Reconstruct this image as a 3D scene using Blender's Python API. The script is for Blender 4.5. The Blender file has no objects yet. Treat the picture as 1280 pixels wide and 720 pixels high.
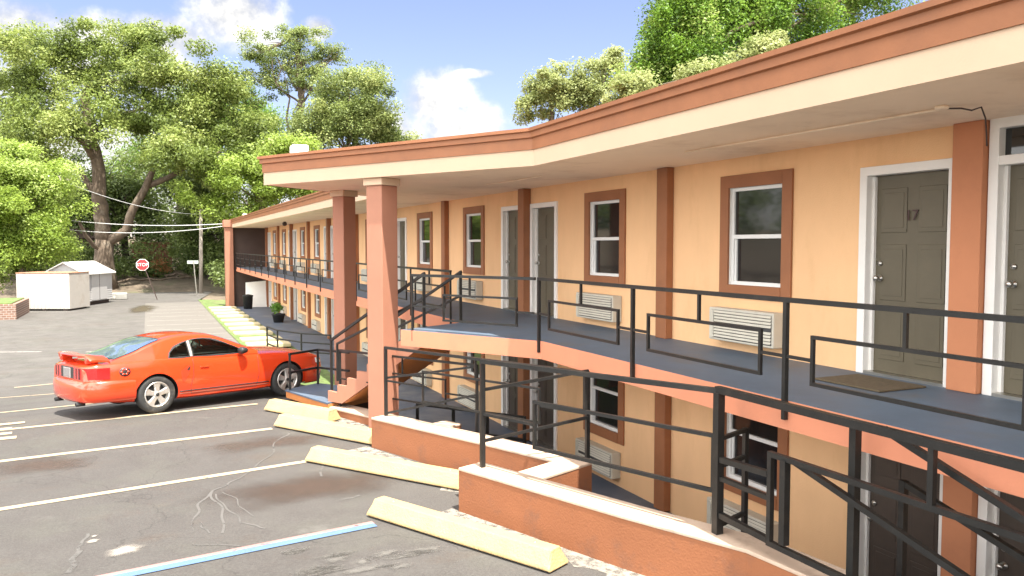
import bpy, bmesh, math, random
import numpy as np
from mathutils import Vector, Matrix
from mathutils.bvhtree import BVHTree
R = math.radians
random.seed(7); rng = np.random.default_rng(11)
SC = bpy.context.scene
COL = SC.collection

# ------------------------------------------------------------------ camera, sky, sun, exposure
# World frame: +Y runs along the motel wall away from the camera, the wall face is x = 0,
# the parking lot is at x < 0, z = 0 is the lot beside the car.
YAW = math.atan(.455); PITCH = math.atan(53/1000.); FPX = 1000.
CAMP = Vector((-6.7, 0, 3.2))
cam = bpy.data.cameras.new('camera'); camo = bpy.data.objects.new('camera', cam); COL.objects.link(camo)
cam.sensor_width = 36; cam.lens = 36*FPX/1280; cam.clip_end = 3000; cam.clip_start = .05
camo.location = CAMP; camo.rotation_euler = (math.pi/2-PITCH, 0, -YAW)
SC.camera = camo
SUN = Vector((.03, -.36, .93)).normalized()
W_ = bpy.data.worlds.new('World'); SC.world = W_; W_.use_nodes = True
SKY_STR = .055; CLOUD_FILL = 20.  # second value: extra brightness of the added clouds, fill for the facade
sl = bpy.data.lights.new('sun', 'SUN'); so = bpy.data.objects.new('sun', sl); COL.objects.link(so)
sl.energy = 3.2; sl.angle = R(.5); sl.color = (1, .95, .86)
so.rotation_euler = SUN.to_track_quat('Z', 'Y').to_euler(); so.location = (0, -20, 40)
vs = SC.view_settings
vs.view_transform = 'Standard'; vs.look = 'None'; vs.exposure = 2.12; vs.gamma = 1; vs.use_curve_mapping = False
SC.cycles.use_denoising = True
SC.cycles.max_bounces = 8; SC.cycles.diffuse_bounces = 5; SC.cycles.transparent_max_bounces = 12

def ray(u, v):
    r = (u-640)/FPX; up = (360-v)/FPX
    f = math.cos(PITCH)+up*math.sin(PITCH); z = -math.sin(PITCH)+up*math.cos(PITCH)
    return Vector((f*math.sin(YAW)+r*math.cos(YAW), f*math.cos(YAW)-r*math.sin(YAW), z))
def at(u, v, Y):                       # survey helper: the point seen at photo pixel (u, v) at distance Y
    d = ray(u, v); return CAMP + d*((Y-CAMP.y)/d.y)
def gr(u, v, h):
    d = ray(u, v); return CAMP + d*((h-CAMP.z)/d.z)

# ---- sky with cumulus clouds
nt = W_.node_tree; N = nt.nodes; L = nt.links
for n in list(N): N.remove(n)
out = N.new('ShaderNodeOutputWorld'); bg = N.new('ShaderNodeBackground'); sky = N.new('ShaderNodeTexSky')
sky.sky_type = 'NISHITA'; sky.sun_disc = False
sky.sun_elevation = math.asin(SUN.z); sky.sun_rotation = math.atan2(SUN.x, SUN.y)
sky.air_density = 1.0; sky.dust_density = .8; sky.ozone_density = 4.0
bg.inputs['Strength'].default_value = SKY_STR
L.new(bg.outputs[0], out.inputs[0])
tc = N.new('ShaderNodeTexCoord')
nz = N.new('ShaderNodeTexNoise'); nz.inputs['Scale'].default_value = 16; nz.inputs['Detail'].default_value = 9; nz.inputs['Roughness'].default_value = .6
L.new(tc.outputs['Generated'], nz.inputs['Vector'])
def mth(op, a, b=None, c=None, clamp=False):
    m = N.new('ShaderNodeMath'); m.operation = op; m.use_clamp = clamp
    for i, x in enumerate((a, b, c)):
        if x is None: continue
        if isinstance(x, (int, float)): m.inputs[i].default_value = x
        else: L.new(x, m.inputs[i])
    return m.outputs[0]
mask = None
for (u, v, rx, ry) in [(15, 40, 60, 34), (110, 42, 70, 24), (200, 48, 75, 30), (292, 18, 62, 42), (398, 36, 22, 16), (130, 95, 130, 34),
                       (545, 128, 52, 44), (575, 165, 70, 44), (500, 175, 30, 50), (585, 92, 30, 6), (-150, 60, 120, 70), (30, 200, 200, 80),
                       (1500, -80, 150, 70), (1750, 120, 190, 90)]:
    d = ray(u, v).normalized(); right = Vector((math.cos(YAW), -math.sin(YAW), 0)); upv = right.cross(d)
    dots = []
    for axv, rr in ((right, rx), (upv, ry)):
        vm = N.new('ShaderNodeVectorMath'); vm.operation = 'DOT_PRODUCT'; L.new(tc.outputs['Generated'], vm.inputs[0]); vm.inputs[1].default_value = axv
        e = mth('SUBTRACT', vm.outputs['Value'], axv.dot(d)); e = mth('MULTIPLY', e, FPX/rr); dots.append(mth('MULTIPLY', e, e))
    vm = N.new('ShaderNodeVectorMath'); vm.operation = 'DOT_PRODUCT'; L.new(tc.outputs['Generated'], vm.inputs[0]); vm.inputs[1].default_value = d
    front = mth('GREATER_THAN', vm.outputs['Value'], .2)
    q = mth('SUBTRACT', 1.0, mth('ADD', dots[0], dots[1])); q = mth('MULTIPLY', mth('MAXIMUM', q, -3.0), 1.0)
    q = mth('ADD', mth('MULTIPLY', q, front), mth('MULTIPLY', mth('SUBTRACT', 1, front), -3.0))
    mask = q if mask is None else mth('MAXIMUM', mask, q)
mm = mth('ADD', mask, mth('MULTIPLY', mth('SUBTRACT', nz.outputs['Fac'], .55), 3.4))
mr = N.new('ShaderNodeMapRange'); mr.interpolation_type = 'SMOOTHSTEP'; L.new(mm, mr.inputs['Value'])
mr.inputs['From Min'].default_value = -.35; mr.inputs['From Max'].default_value = 1.0
# cloud cover added outside the view as fill light for the shaded facade
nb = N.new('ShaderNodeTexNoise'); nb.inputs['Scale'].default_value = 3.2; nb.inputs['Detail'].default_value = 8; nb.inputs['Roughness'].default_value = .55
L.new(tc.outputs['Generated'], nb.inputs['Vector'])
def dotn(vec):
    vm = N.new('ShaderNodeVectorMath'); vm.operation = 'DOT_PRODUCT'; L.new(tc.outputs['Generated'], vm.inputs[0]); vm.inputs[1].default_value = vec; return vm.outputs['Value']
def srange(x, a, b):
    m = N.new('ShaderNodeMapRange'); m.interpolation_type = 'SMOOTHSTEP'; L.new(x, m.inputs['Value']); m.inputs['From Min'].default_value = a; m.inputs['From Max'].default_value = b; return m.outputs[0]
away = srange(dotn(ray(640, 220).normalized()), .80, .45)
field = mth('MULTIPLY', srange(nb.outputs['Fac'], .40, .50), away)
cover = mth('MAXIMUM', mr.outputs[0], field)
glow = mth('MULTIPLY_ADD', srange(dotn(Vector((-.75, -.55, .35)).normalized()), -.1, .9), CLOUD_FILL, mth('MULTIPLY_ADD', srange(nz.outputs['Fac'], .36, .66), 3.2, 2.9))  # added fill: clouds made brighter on the side the facade faces
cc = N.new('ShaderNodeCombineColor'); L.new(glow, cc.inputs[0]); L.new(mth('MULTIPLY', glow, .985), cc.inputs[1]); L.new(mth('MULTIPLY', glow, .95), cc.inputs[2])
tn = N.new('ShaderNodeMix'); tn.data_type = 'RGBA'; tn.blend_type = 'MULTIPLY'; tn.inputs['Factor'].default_value = 1; L.new(sky.outputs[0], tn.inputs['A']); tn.inputs['B'].default_value = (1.22, .98, .99, 1)
mx = N.new('ShaderNodeMix'); mx.data_type = 'RGBA'
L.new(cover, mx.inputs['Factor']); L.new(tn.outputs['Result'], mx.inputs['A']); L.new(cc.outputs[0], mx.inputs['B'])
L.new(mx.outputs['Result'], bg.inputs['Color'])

# ------------------------------------------------------------------ materials
def mat(name, col, rough=.7, var=.12, scale=3., bump=0., bscale=40., metal=0., spec=.5, coat=0., dirt=None, dscale=1.2, damt=.5, stretch=None):
    m = bpy.data.materials.new(name); m.use_nodes = True
    n = m.node_tree.nodes; l = m.node_tree.links; p = n['Principled BSDF']
    p.inputs['Roughness'].default_value = rough; p.inputs['Metallic'].default_value = metal
    p.inputs['Specular IOR Level'].default_value = spec; p.inputs['Coat Weight'].default_value = coat; p.inputs['Coat Roughness'].default_value = .04
    t = n.new('ShaderNodeTexCoord'); src = t.outputs['Object']
    if stretch:
        mp = n.new('ShaderNodeMapping'); mp.inputs['Scale'].default_value = stretch; l.new(src, mp.inputs[0]); src = mp.outputs[0]
    nz = n.new('ShaderNodeTexNoise'); nz.inputs['Scale'].default_value = scale; nz.inputs['Detail'].default_value = 8; nz.inputs['Roughness'].default_value = .62
    l.new(src, nz.inputs['Vector'])
    cr = n.new('ShaderNodeValToRGB')
    cr.color_ramp.elements[0].position = .28; cr.color_ramp.elements[1].position = .74
    cr.color_ramp.elements[0].color = tuple(max(0, c*(1-var)) for c in col)+(1,)
    cr.color_ramp.elements[1].color = tuple(min(1, c*(1+var)) for c in col)+(1,)
    l.new(nz.outputs['Fac'], cr.inputs['Fac']); csock = cr.outputs[0]
    if dirt:
        n2 = n.new('ShaderNodeTexNoise'); n2.inputs['Scale'].default_value = dscale; n2.inputs['Detail'].default_value = 10; n2.inputs['Roughness'].default_value = .68
        l.new(src, n2.inputs['Vector'])
        c2 = n.new('ShaderNodeValToRGB'); c2.color_ramp.elements[0].position = .52; c2.color_ramp.elements[1].position = .68
        c2.color_ramp.elements[0].color = (0, 0, 0, 1); c2.color_ramp.elements[1].color = (damt,)*3+(1,)
        l.new(n2.outputs['Fac'], c2.inputs['Fac'])
        mi = n.new('ShaderNodeMix'); mi.data_type = 'RGBA'; l.new(c2.outputs[0], mi.inputs['Factor']); l.new(csock, mi.inputs['A']); mi.inputs['B'].default_value = dirt+(1,)
        csock = mi.outputs['Result']
    l.new(csock, p.inputs['Base Color'])
    if bump:
        n3 = n.new('ShaderNodeTexNoise'); n3.inputs['Scale'].default_value = bscale; n3.inputs['Detail'].default_value = 6
        l.new(t.outputs['Object'], n3.inputs['Vector'])
        b = n.new('ShaderNodeBump'); b.inputs['Strength'].default_value = bump; b.inputs['Distance'].default_value = .02
        l.new(n3.outputs['Fac'], b.inputs['Height']); l.new(b.outputs[0], p.inputs['Normal'])
    return m
M = {}
M['wall'] = mat('peach_stucco', (.80, .495, .262), .85, .07, 1.1, .22, 70, dirt=(.62, .36, .17), dscale=1.3, damt=.40, stretch=(1, 1, .35))
M['trim_cream'] = mat('cream_fascia_darkened', (.56, .41, .285), .8, .05, 1.0, .08, 50, dirt=(.5, .36, .24), dscale=.6, damt=.3)  # the soffit's cream, darkened to offset the stronger light on the fascia
M['soffit'] = mat('cream_soffit_lightened', (.92, .75, .57), .8, .05, 1.0, .08, 50, dirt=(.62, .45, .30), dscale=.9, damt=.5)  # the fascia's cream, lightened to make up for dim light under the roof
M['brown'] = mat('brown_paint', (.29, .112, .045), .6, .12, 2.5, .10, 40, dirt=(.22, .09, .042), dscale=1.5, damt=.5)
M['salmon'] = mat('salmon_paint', (.355, .16, .10), .75, .07, 1.6, .12, 50, dirt=(.33, .14, .08), damt=.4)
M['pil'] = mat('salmon_paint_lit', (.50, .20, .095), .75, .07, 1.6, .12, 50, dirt=(.36, .14, .07), damt=.4)  # brighter copy of the salmon paint, so the nearest pilaster reads as lit
M['edge'] = mat('slab_edge_paint', (.56, .215, .12), .75, .07, 1.5, .1, 50, dirt=(.42, .18, .11), dscale=2, damt=.4)
M['deck'] = mat('blue_grey_deck_paint', (.078, .113, .160), .6, .14, 1.6, .08, 50, dirt=(.10, .105, .115), dscale=1.1, damt=.8)
M['concrete_blue'] = mat('blue_grey_floor_paint', (.085, .105, .145), .65, .16, 1.2, .1, 40, dirt=(.2, .2, .2), dscale=.8, damt=.6)
M['retain'] = mat('orange_brown_stucco', (.26, .095, .038), .8, .09, 1.4, .22, 45, dirt=(.16, .075, .045), dscale=2.2, damt=.7)
M['cap'] = mat('pale_cap_tone', (.48, .36, .27), .75, .08, 3, .15, 50, dirt=(.26, .19, .14), dscale=3.5, damt=.6)  # paler tone for the wall tops
M['black'] = mat('black_rail_paint', (.011, .011, .0105), .45, .3, 8, .1, 60, dirt=(.04, .032, .025), dscale=5, damt=.4, spec=.4)
M['white'] = mat('white_paint', (.78, .76, .72), .55, .05, 3, .05, 50)
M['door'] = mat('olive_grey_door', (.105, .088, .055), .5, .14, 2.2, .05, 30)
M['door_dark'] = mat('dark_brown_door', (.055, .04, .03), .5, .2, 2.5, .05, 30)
M['sash'] = mat('white_vinyl', (.75, .75, .73), .4, .03, 4)
M['glass'] = mat('window_glass', (.012, .014, .014), .04, .2, 1.5, spec=.9)
M['screen'] = mat('insect_screen_glass', (.012, .012, .013), .12, .2, 4, spec=.6)
M['ac'] = mat('beige_ac_plastic', (.52, .49, .41), .55, .07, 5)
M['ac_dark'] = mat('ac_shadow_slots', (.05, .05, .05), .7, .2, 5)
M['steel'] = mat('brushed_steel', (.5, .48, .44), .3, .1, 8, metal=1)
M['stop'] = mat('yellow_stop_paint', (.41, .29, .135), .75, .14, 4, .5, 40, dirt=(.26, .21, .14), dscale=3, damt=.75)
M['darkbrown'] = mat('dark_brown_paint', (.055, .033, .026), .7, .2, 1.5, .1, 40)
M['coir'] = mat('doormat_coir', (.105, .078, .045), .95, .25, 20, .5, 120)
M['rubber'] = mat('rubber', (.014, .014, .014), .8, .3, 10, .1, 40)
M['bark'] = mat('bark', (.12, .088, .062), .9, .4, 2.2, .8, 12, dirt=(.26, .22, .17), dscale=1.2, damt=.8)
M['bark_dark'] = mat('dark_bark', (.06, .045, .035), .9, .4, 2.2, .8, 12)
M['orange_soffit'] = mat('orange_stair_underside', (.50, .20, .06), .7, .08, 2, .08, 40)
M['tread'] = M['deck']

def paint_lot():
    m = bpy.data.materials.new('worn_asphalt'); m.use_nodes = True
    n = m.node_tree.nodes; l = m.node_tree.links; p = n['Principled BSDF']; p.inputs['Roughness'].default_value = .85; p.inputs['Specular IOR Level'].default_value = .3
    t = n.new('ShaderNodeTexCoord')
    def noise(sc, det=8, ro=.62, off=0, st=None):
        mp = n.new('ShaderNodeMapping'); mp.inputs['Location'].default_value = (off, off*1.7, 0)
        if st: mp.inputs['Scale'].default_value = st
        l.new(t.outputs['Object'], mp.inputs[0])
        z = n.new('ShaderNodeTexNoise'); z.inputs['Scale'].default_value = sc; z.inputs['Detail'].default_value = det; z.inputs['Roughness'].default_value = ro
        l.new(mp.outputs[0], z.inputs['Vector']); return z.outputs['Fac']
    def ramp(f, a, b, ca, cb):
        c = n.new('ShaderNodeValToRGB'); c.color_ramp.elements[0].position = a; c.color_ramp.elements[1].position = b
        c.color_ramp.elements[0].color = ca+(1,); c.color_ramp.elements[1].color = cb+(1,); l.new(f, c.inputs['Fac']); return c.outputs[0]
    def mix(f, a, b):
        x = n.new('ShaderNodeMix'); x.data_type = 'RGBA'
        if isinstance(f, float): x.inputs['Factor'].default_value = f
        else: l.new(f, x.inputs['Factor'])
        for k, v in (('A', a), ('B', b)):
            if isinstance(v, tuple): x.inputs[k].default_value = v+(1,)
            else: l.new(v, x.inputs[k])
        return x.outputs['Result']
    g = (0.,)*3; w = (1.,)*3
    base = ramp(noise(.35, 6, .6), .3, .7, (.054, .049, .046), (.074, .068, .064))
    # paler base tone farther down the lot, with a noisy boundary
    sep = n.new('ShaderNodeSeparateXYZ'); l.new(t.outputs['Object'], sep.inputs[0])
    ad = n.new('ShaderNodeMath'); ad.operation = 'MULTIPLY_ADD'; l.new(noise(.25, 5, .6, 9), ad.inputs[0]); ad.inputs[1].default_value = 9; l.new(sep.outputs['Y'], ad.inputs[2])
    far = n.new('ShaderNodeMapRange'); l.new(ad.outputs[0], far.inputs[0]); far.inputs['From Min'].default_value = 20.; far.inputs['From Max'].default_value = 30.
    base = mix(far.outputs[0], base, ramp(noise(.6, 7, .65, 3), .3, .7, (.092, .085, .078), (.120, .111, .102)))
    base = mix(ramp(noise(1.7, 8, .7, 43), .42, .66, g, (.55,)*3), base, (.046, .040, .038))
    base = mix(ramp(noise(.9, 6, .6, 63), .50, .66, g, (.45,)*3), base, (.078, .078, .064))
    base = mix(ramp(noise(.55, 7, .65, 17, (1, 1.6, 1)), .56, .70, g, (.55,)*3), base, (.075, .055, .042))     # rusty mud stains
    base = mix(ramp(noise(1.1, 9, .7, 31, (1, 1.3, 1)), .60, .72, g, (.5,)*3), base, (.135, .128, .118))          # chalky bloom
    base = mix(ramp(noise(.8, 8, .7, 57), .62, .74, g, (.55,)*3), base, (.045, .043, .041))                      # oil
    base = mix(ramp(noise(45, 3, .6, 5), .35, .7, g, (.40,)*3), base, (.115, .11, .10))                         # aggregate
    base = mix(ramp(noise(9, 6, .7, 77), .72, .80, g, (.5,)*3), base, (.22, .21, .19))                          # chips
    # hairline cracks
    v = n.new('ShaderNodeTexVoronoi'); v.feature = 'DISTANCE_TO_EDGE'; v.inputs['Scale'].default_value = .28
    wv = n.new('ShaderNodeMix'); wv.data_type = 'RGBA'; wv.inputs['Factor'].default_value = .10
    zz = n.new('ShaderNodeTexNoise'); zz.inputs['Scale'].default_value = 1.1; zz.inputs['Detail'].default_value = 6; l.new(t.outputs['Object'], zz.inputs['Vector'])
    add = n.new('ShaderNodeVectorMath'); add.operation = 'MULTIPLY_ADD'; l.new(zz.outputs['Color'], add.inputs[0]); add.inputs[1].default_value = (1.8, 1.8, 0); l.new(t.outputs['Object'], add.inputs[2])
    l.new(add.outputs[0], v.inputs['Vector'])
    base = mix(ramp(v.outputs['Distance'], 0, .0035, (.55,)*3, g), base, (.03, .029, .027))
    l.new(base, p.inputs['Base Color'])
    b = n.new('ShaderNodeBump'); b.inputs['Strength'].default_value = .5; b.inputs['Distance'].default_value = .012
    l.new(noise(70, 4), b.inputs['Height']); l.new(b.outputs[0], p.inputs['Normal'])
    return m
M['asphalt'] = paint_lot()
def worn(name, col, under, thr=.56, scale=7, wd=.10):
    m = mat(name, col, .75, .08, 6)
    n = m.node_tree.nodes; l = m.node_tree.links; p = n['Principled BSDF']
    t = n.new('ShaderNodeTexCoord'); z = n.new('ShaderNodeTexNoise'); z.inputs['Scale'].default_value = scale; z.inputs['Detail'].default_value = 9; z.inputs['Roughness'].default_value = .7
    l.new(t.outputs['Object'], z.inputs['Vector'])
    c = n.new('ShaderNodeValToRGB'); c.color_ramp.elements[0].position = thr; c.color_ramp.elements[1].position = thr+wd
    c.color_ramp.elements[0].color = (1, 1, 1, 1); c.color_ramp.elements[1].color = (0, 0, 0, 1); l.new(z.outputs['Fac'], c.inputs['Fac'])
    l.new(c.outputs[0], p.inputs['Alpha'])
    return m
M['stripe'] = worn('worn_cream_line_paint', (.36, .29, .19), None, .58)
M['stripe_white'] = worn('worn_white_line_paint', (.24, .225, .205), None, .54)
M['stripe_blue'] = worn('blue_line_paint', (.085, .145, .26), None, .62)
M['stripe_pink'] = worn('pink_line_paint', (.30, .15, .14), None, .62)
M['chalk'] = worn('chalky_stain', (.092, .087, .081), None, .50, 4, .30)
M['gravel'] = worn('pale_grit', (.22, .20, .17), None, .46, 9, .2)
M['grass'] = mat('grass', (.10, .15, .04), .9, .4, 4, .8, 30, dirt=(.18, .14, .08), dscale=.8, damt=.8)
M['dirt'] = mat('leaf_litter', (.13, .10, .07), .95, .4, 1.5, .9, 14, dirt=(.06, .08, .03), dscale=.5, damt=.8)
M['slab'] = mat('pale_slab', (.50, .43, .26), .85, .12, 3, .2, 30)

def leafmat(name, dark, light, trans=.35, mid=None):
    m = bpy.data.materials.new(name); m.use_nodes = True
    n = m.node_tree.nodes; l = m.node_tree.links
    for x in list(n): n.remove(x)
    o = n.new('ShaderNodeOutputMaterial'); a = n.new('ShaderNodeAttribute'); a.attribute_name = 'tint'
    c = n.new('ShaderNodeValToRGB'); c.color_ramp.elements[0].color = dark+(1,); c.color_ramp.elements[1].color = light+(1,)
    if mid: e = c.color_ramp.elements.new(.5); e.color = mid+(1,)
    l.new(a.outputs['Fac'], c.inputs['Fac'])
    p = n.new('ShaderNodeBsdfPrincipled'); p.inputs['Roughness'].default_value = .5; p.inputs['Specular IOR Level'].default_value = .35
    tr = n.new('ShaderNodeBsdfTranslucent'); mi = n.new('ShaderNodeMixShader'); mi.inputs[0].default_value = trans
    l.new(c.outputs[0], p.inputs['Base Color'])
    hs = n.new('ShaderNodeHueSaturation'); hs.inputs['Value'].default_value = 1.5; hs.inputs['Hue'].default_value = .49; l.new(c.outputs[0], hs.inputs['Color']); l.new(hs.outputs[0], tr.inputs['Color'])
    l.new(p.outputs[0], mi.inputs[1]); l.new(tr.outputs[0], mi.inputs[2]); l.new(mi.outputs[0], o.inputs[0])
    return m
M['leaf_oak'] = leafmat('oak_leaves', (.040, .062, .016), (.36, .41, .14), .36, (.175, .235, .05))
M['leaf_bright'] = leafmat('bright_leaves', (.10, .155, .025), (.40, .48, .18), .42, (.26, .36, .06))
M['leaf_pine'] = leafmat('pine_needles', (.050, .080, .022), (.38, .42, .16), .34, (.20, .255, .075))
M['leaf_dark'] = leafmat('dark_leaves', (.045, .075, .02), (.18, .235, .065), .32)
M['leaf_mid'] = leafmat('mid_leaves', (.022, .050, .010), (.40, .45, .17), .40, (.15, .28, .032))
M['leaf_pale'] = leafmat('pale_leaves', (.15, .19, .05), (.40, .44, .20), .40)
M['leaf_pot'] = leafmat('pot_leaves', (.06, .14, .02), (.16, .32, .05), .4)

# ------------------------------------------------------------------ mesh helpers
WL = {}
def tag(o, label=None, cat=None, group=None, kind=None):
    if label: o['label'] = label
    if cat: o['category'] = cat
    if group: o['group'] = group
    if kind: o['kind'] = kind
    return o
def thing(name, label, cat, loc=(0, 0, 0), rz=0., group=None):
    o = bpy.data.objects.new(name, None); COL.objects.link(o); o.location = loc; o.rotation_euler = (0, 0, rz); o.empty_display_size = .2
    WL[o.name] = Vector(loc); tag(o, label, cat, group); return o
class MB:
    def __init__(s): s.v = []; s.f = []; s.mi = []; s.mats = []; s.sm = []
    def _m(s, m):
        if m not in s.mats: s.mats.append(m)
        return s.mats.index(m)
    def add(s, vs, fs, m, smooth=False):
        b = len(s.v); s.v += [tuple(v) for v in vs]; k = s._m(m)
        for f in fs: s.f.append(tuple(b+i for i in f)); s.mi.append(k); s.sm.append(smooth)
        return s
    def box(s, x0, x1, y0, y1, z0, z1, m, bev=0.):
        x0, x1 = min(x0, x1), max(x0, x1); y0, y1 = min(y0, y1), max(y0, y1); z0, z1 = min(z0, z1), max(z0, z1)
        if bev:
            b = min(bev, .45*(x1-x0), .45*(y1-y0), .45*(z1-z0)); bm = bmesh.new()
            bmesh.ops.create_cube(bm, size=1)
            for v in bm.verts: v.co = Vector(((x0+x1)/2+v.co.x*(x1-x0), (y0+y1)/2+v.co.y*(y1-y0), (z0+z1)/2+v.co.z*(z1-z0)))
            bmesh.ops.bevel(bm, geom=bm.edges[:], offset=b, segments=2, affect='EDGES', profile=.5)
            bm.verts.index_update(); r = s.add([v.co for v in bm.verts], [[v.index for v in f.verts] for f in bm.faces], m); bm.free(); return r
        V = [(x, y, z) for x in (x0, x1) for y in (y0, y1) for z in (z0, z1)]
        return s.add(V, [(0, 1, 3, 2), (4, 6, 7, 5), (0, 4, 5, 1), (2, 3, 7, 6), (0, 2, 6, 4), (1, 5, 7, 3)], m)
    def bar(s, a, b, w, m, h=None, ext=0.):
        a = Vector(a); b = Vector(b); d = (b-a).normalized(); a = a-d*ext; b = b+d*ext; h = h or w
        ref = Vector((0, 0, 1)) if abs(d.z) < .95 else Vector((0, 1, 0))
        x = d.cross(ref).normalized(); y = x.cross(d).normalized()
        V = []
        for q in (a, b):
            for i, j in ((-1, -1), (1, -1), (1, 1), (-1, 1)): V.append(q+x*(i*w/2)+y*(j*h/2))
        return s.add(V, [(3, 2, 1, 0), (4, 5, 6, 7), (0, 1, 5, 4), (1, 2, 6, 5), (2, 3, 7, 6), (3, 0, 4, 7)], m)
    def tube(s, pts, rad, m, n=8, caps=True):
        pts = [Vector(p) for p in pts]
        if isinstance(rad, (int, float)): rad = [rad]*len(pts)
        V = []; F = []; up = None
        for i, p in enumerate(pts):
            d = (pts[min(i+1, len(pts)-1)]-pts[max(i-1, 0)]).normalized()
            if up is None:
                ref = Vector((0, 0, 1)) if abs(d.z) < .9 else Vector((1, 0, 0)); up = d.cross(ref).normalized()
            up = (up-d*up.dot(d)).normalized(); o = d.cross(up)
            for k in range(n):
                t = 2*math.pi*k/n; V.append(p+(up*math.cos(t)+o*math.sin(t))*rad[i])
        for i in range(len(pts)-1):
            for k in range(n): F.append((i*n+k, i*n+(k+1) % n, (i+1)*n+(k+1) % n, (i+1)*n+k))
        if caps: F.append(tuple(range(n-1, -1, -1))); F.append(tuple((len(pts)-1)*n+k for k in range(n)))
        return s.add(V, F, m, True)
    def lathe(s, prof, c, axis, m, n=28):           # prof: (radius, along)
        c = Vector(c); ax = Vector(axis).normalized(); ref = Vector((0, 0, 1)) if abs(ax.z) < .9 else Vector((1, 0, 0))
        u = ax.cross(ref).normalized(); w = ax.cross(u); V = []; F = []
        for r, t in prof:
            for k in range(n):
                a = 2*math.pi*k/n; V.append(c+ax*t+(u*math.cos(a)+w*math.sin(a))*r)
        for i in range(len(prof)-1):
            for k in range(n): F.append((i*n+k, i*n+(k+1) % n, (i+1)*n+(k+1) % n, (i+1)*n+k))
        return s.add(V, F, m, True)
    def prism(s, poly, z0, z1, m, bottom=None, top=None):
        n = len(poly); V = [(x, y, z0) for x, y in poly]+[(x, y, z1) for x, y in poly]
        s.add(V, [(i, (i+1) % n, n+(i+1) % n, n+i) for i in range(n)], m)
        s.add([V[i] for i in range(n)], [tuple(range(n-1, -1, -1))], bottom or m); s.add(V[n:], [tuple(range(n))], top or m); return s
    def build(s, name, parent=None, smooth=None, local=False):
        off = Vector((0, 0, 0))
        if parent is not None and not local: off = WL.get(parent.name, Vector((0, 0, 0)))
        me = bpy.data.meshes.new(name); me.from_pydata([(v[0]-off.x, v[1]-off.y, v[2]-off.z) for v in s.v], [], s.f)
        for m in s.mats: me.materials.append(m)
        me.polygons.foreach_set('material_index', s.mi); me.polygons.foreach_set('use_smooth', s.sm); me.update()
        o = bpy.data.objects.new(name, me); COL.objects.link(o)
        if parent is not None: o.parent = parent
        WL[o.name] = off
        return o
def recalc(o):
    bm = bmesh.new(); bm.from_mesh(o.data); bmesh.ops.recalc_face_normals(bm, faces=bm.faces[:]); bm.to_mesh(o.data); bm.free(); return o
def kids(o): return list(o.children)
def dup(o, parent=None, loc=None, label=None):
    c = o.copy(); COL.objects.link(c)
    if parent is not None: c.parent = parent
    if loc is not None: c.location = loc
    if label: c['label'] = label
    for k in kids(o): dup(k, c)
    return c
def text_mesh(txt, size, extr=.002, m=None, name='number'):
    cu = bpy.data.curves.new('t', 'FONT'); cu.body = txt; cu.size = size; cu.extrude = extr; cu.align_x = 'CENTER'; cu.align_y = 'CENTER'
    o = bpy.data.objects.new('t', cu); COL.objects.link(o); dg = bpy.context.evaluated_depsgraph_get()
    me = bpy.data.meshes.new_from_object(o.evaluated_get(dg)); bpy.data.objects.remove(o); me.name = name
    me.materials.clear(); me.materials.append(m); r = bpy.data.objects.new(name, me); COL.objects.link(r); return r
def struct(o): o['kind'] = 'structure'; return o

# ------------------------------------------------------------------ ground
ZY = [(-60, .12), (9, .1), (12, .17), (14.5, .26), (15.4, .26), (16.6, .18), (18.5, .06), (22, -.22), (28, -.42), (36, -.5), (64, -.5), (72, -.42), (300, .3)]
def Zg(y): return float(np.interp(y, [a for a, b in ZY], [b for a, b in ZY]))
def xb(y):
    if y < 5.2: return -1.95
    if y < 8.25: return -1.92-(y-5.2)*.42
    if y < 11.5: return -2.25-(y-8.25)*.40
    if y < 14.0: return -2.80-(y-11.5)*.40
    return -3.65
def lot_end(x): return 72+.0*x
def terr(x, y):
    z = Zg(y)-.05
    if x > -4.4 and y < 60: z = -.95
    if y > 68: z += min(4.5, (y-68)*.13)
    if x < -16 and y > 30: z += min(1.6, (-16-x)*.18)
    if x > 12: z = -.6
    return z
xs = np.concatenate([np.linspace(-600, -60, 12), np.linspace(-45, -12, 14), np.linspace(-10, -4.5, 6), np.linspace(-4.2, 14, 10), np.linspace(20, 700, 14)])
ys = np.concatenate([np.linspace(-300, -10, 10), np.linspace(-5, 110, 80), np.linspace(130, 1500, 20)])
mb = MB(); V = [(x, y, terr(x, y)+(.12*math.sin(x*.9+y*.7) if y > 70 else 0)) for y in ys for x in xs]; nx = len(xs)
mb.add(V, [(j*nx+i, j*nx+i+1, (j+1)*nx+i+1, (j+1)*nx+i) for j in range(len(ys)-1) for i in range(nx-1)], M['dirt'], True)
struct(mb.build('ground'))
mb = MB(); yy = sorted(set(list(np.arange(-12, 72.01, .5))+[5.2, 8.2499, 8.25, 11.4999, 11.5, 13.9999, 14.0])); V = []
for y in yy:
    e = xb(y) if y < 58 else -3.65+(y-58)*.16
    le = -13.4 if y < 49 and y > 47.5 else -40 if y < 48 else -16
    for t in np.linspace(0, 1, 9): V.append((le+(e-le)*t, y, Zg(y)))
mb.add(V, [(j*9+i, j*9+i+1, (j+1)*9+i+1, (j+1)*9+i) for j in range(len(yy)-1) for i in range(8)], M['asphalt'])
struct(mb.build('parking_lot'))
mb = MB(); V = []; yy = np.arange(14.0, 59, .5)
for y in yy:
    for t in np.linspace(0, 1, 7):
        V.append((-3.65+1.82*t, y, Zg(y)+.02+(-.575-Zg(y))*min(1, t*1.15)+(random.uniform(-.02, .03) if 0 < t < 1 else 0)))
mb.add(V, [(j*7+i, j*7+i+1, (j+1)*7+i+1, (j+1)*7+i) for j in range(len(yy)-1) for i in range(6)], M['grass'], True)
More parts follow.
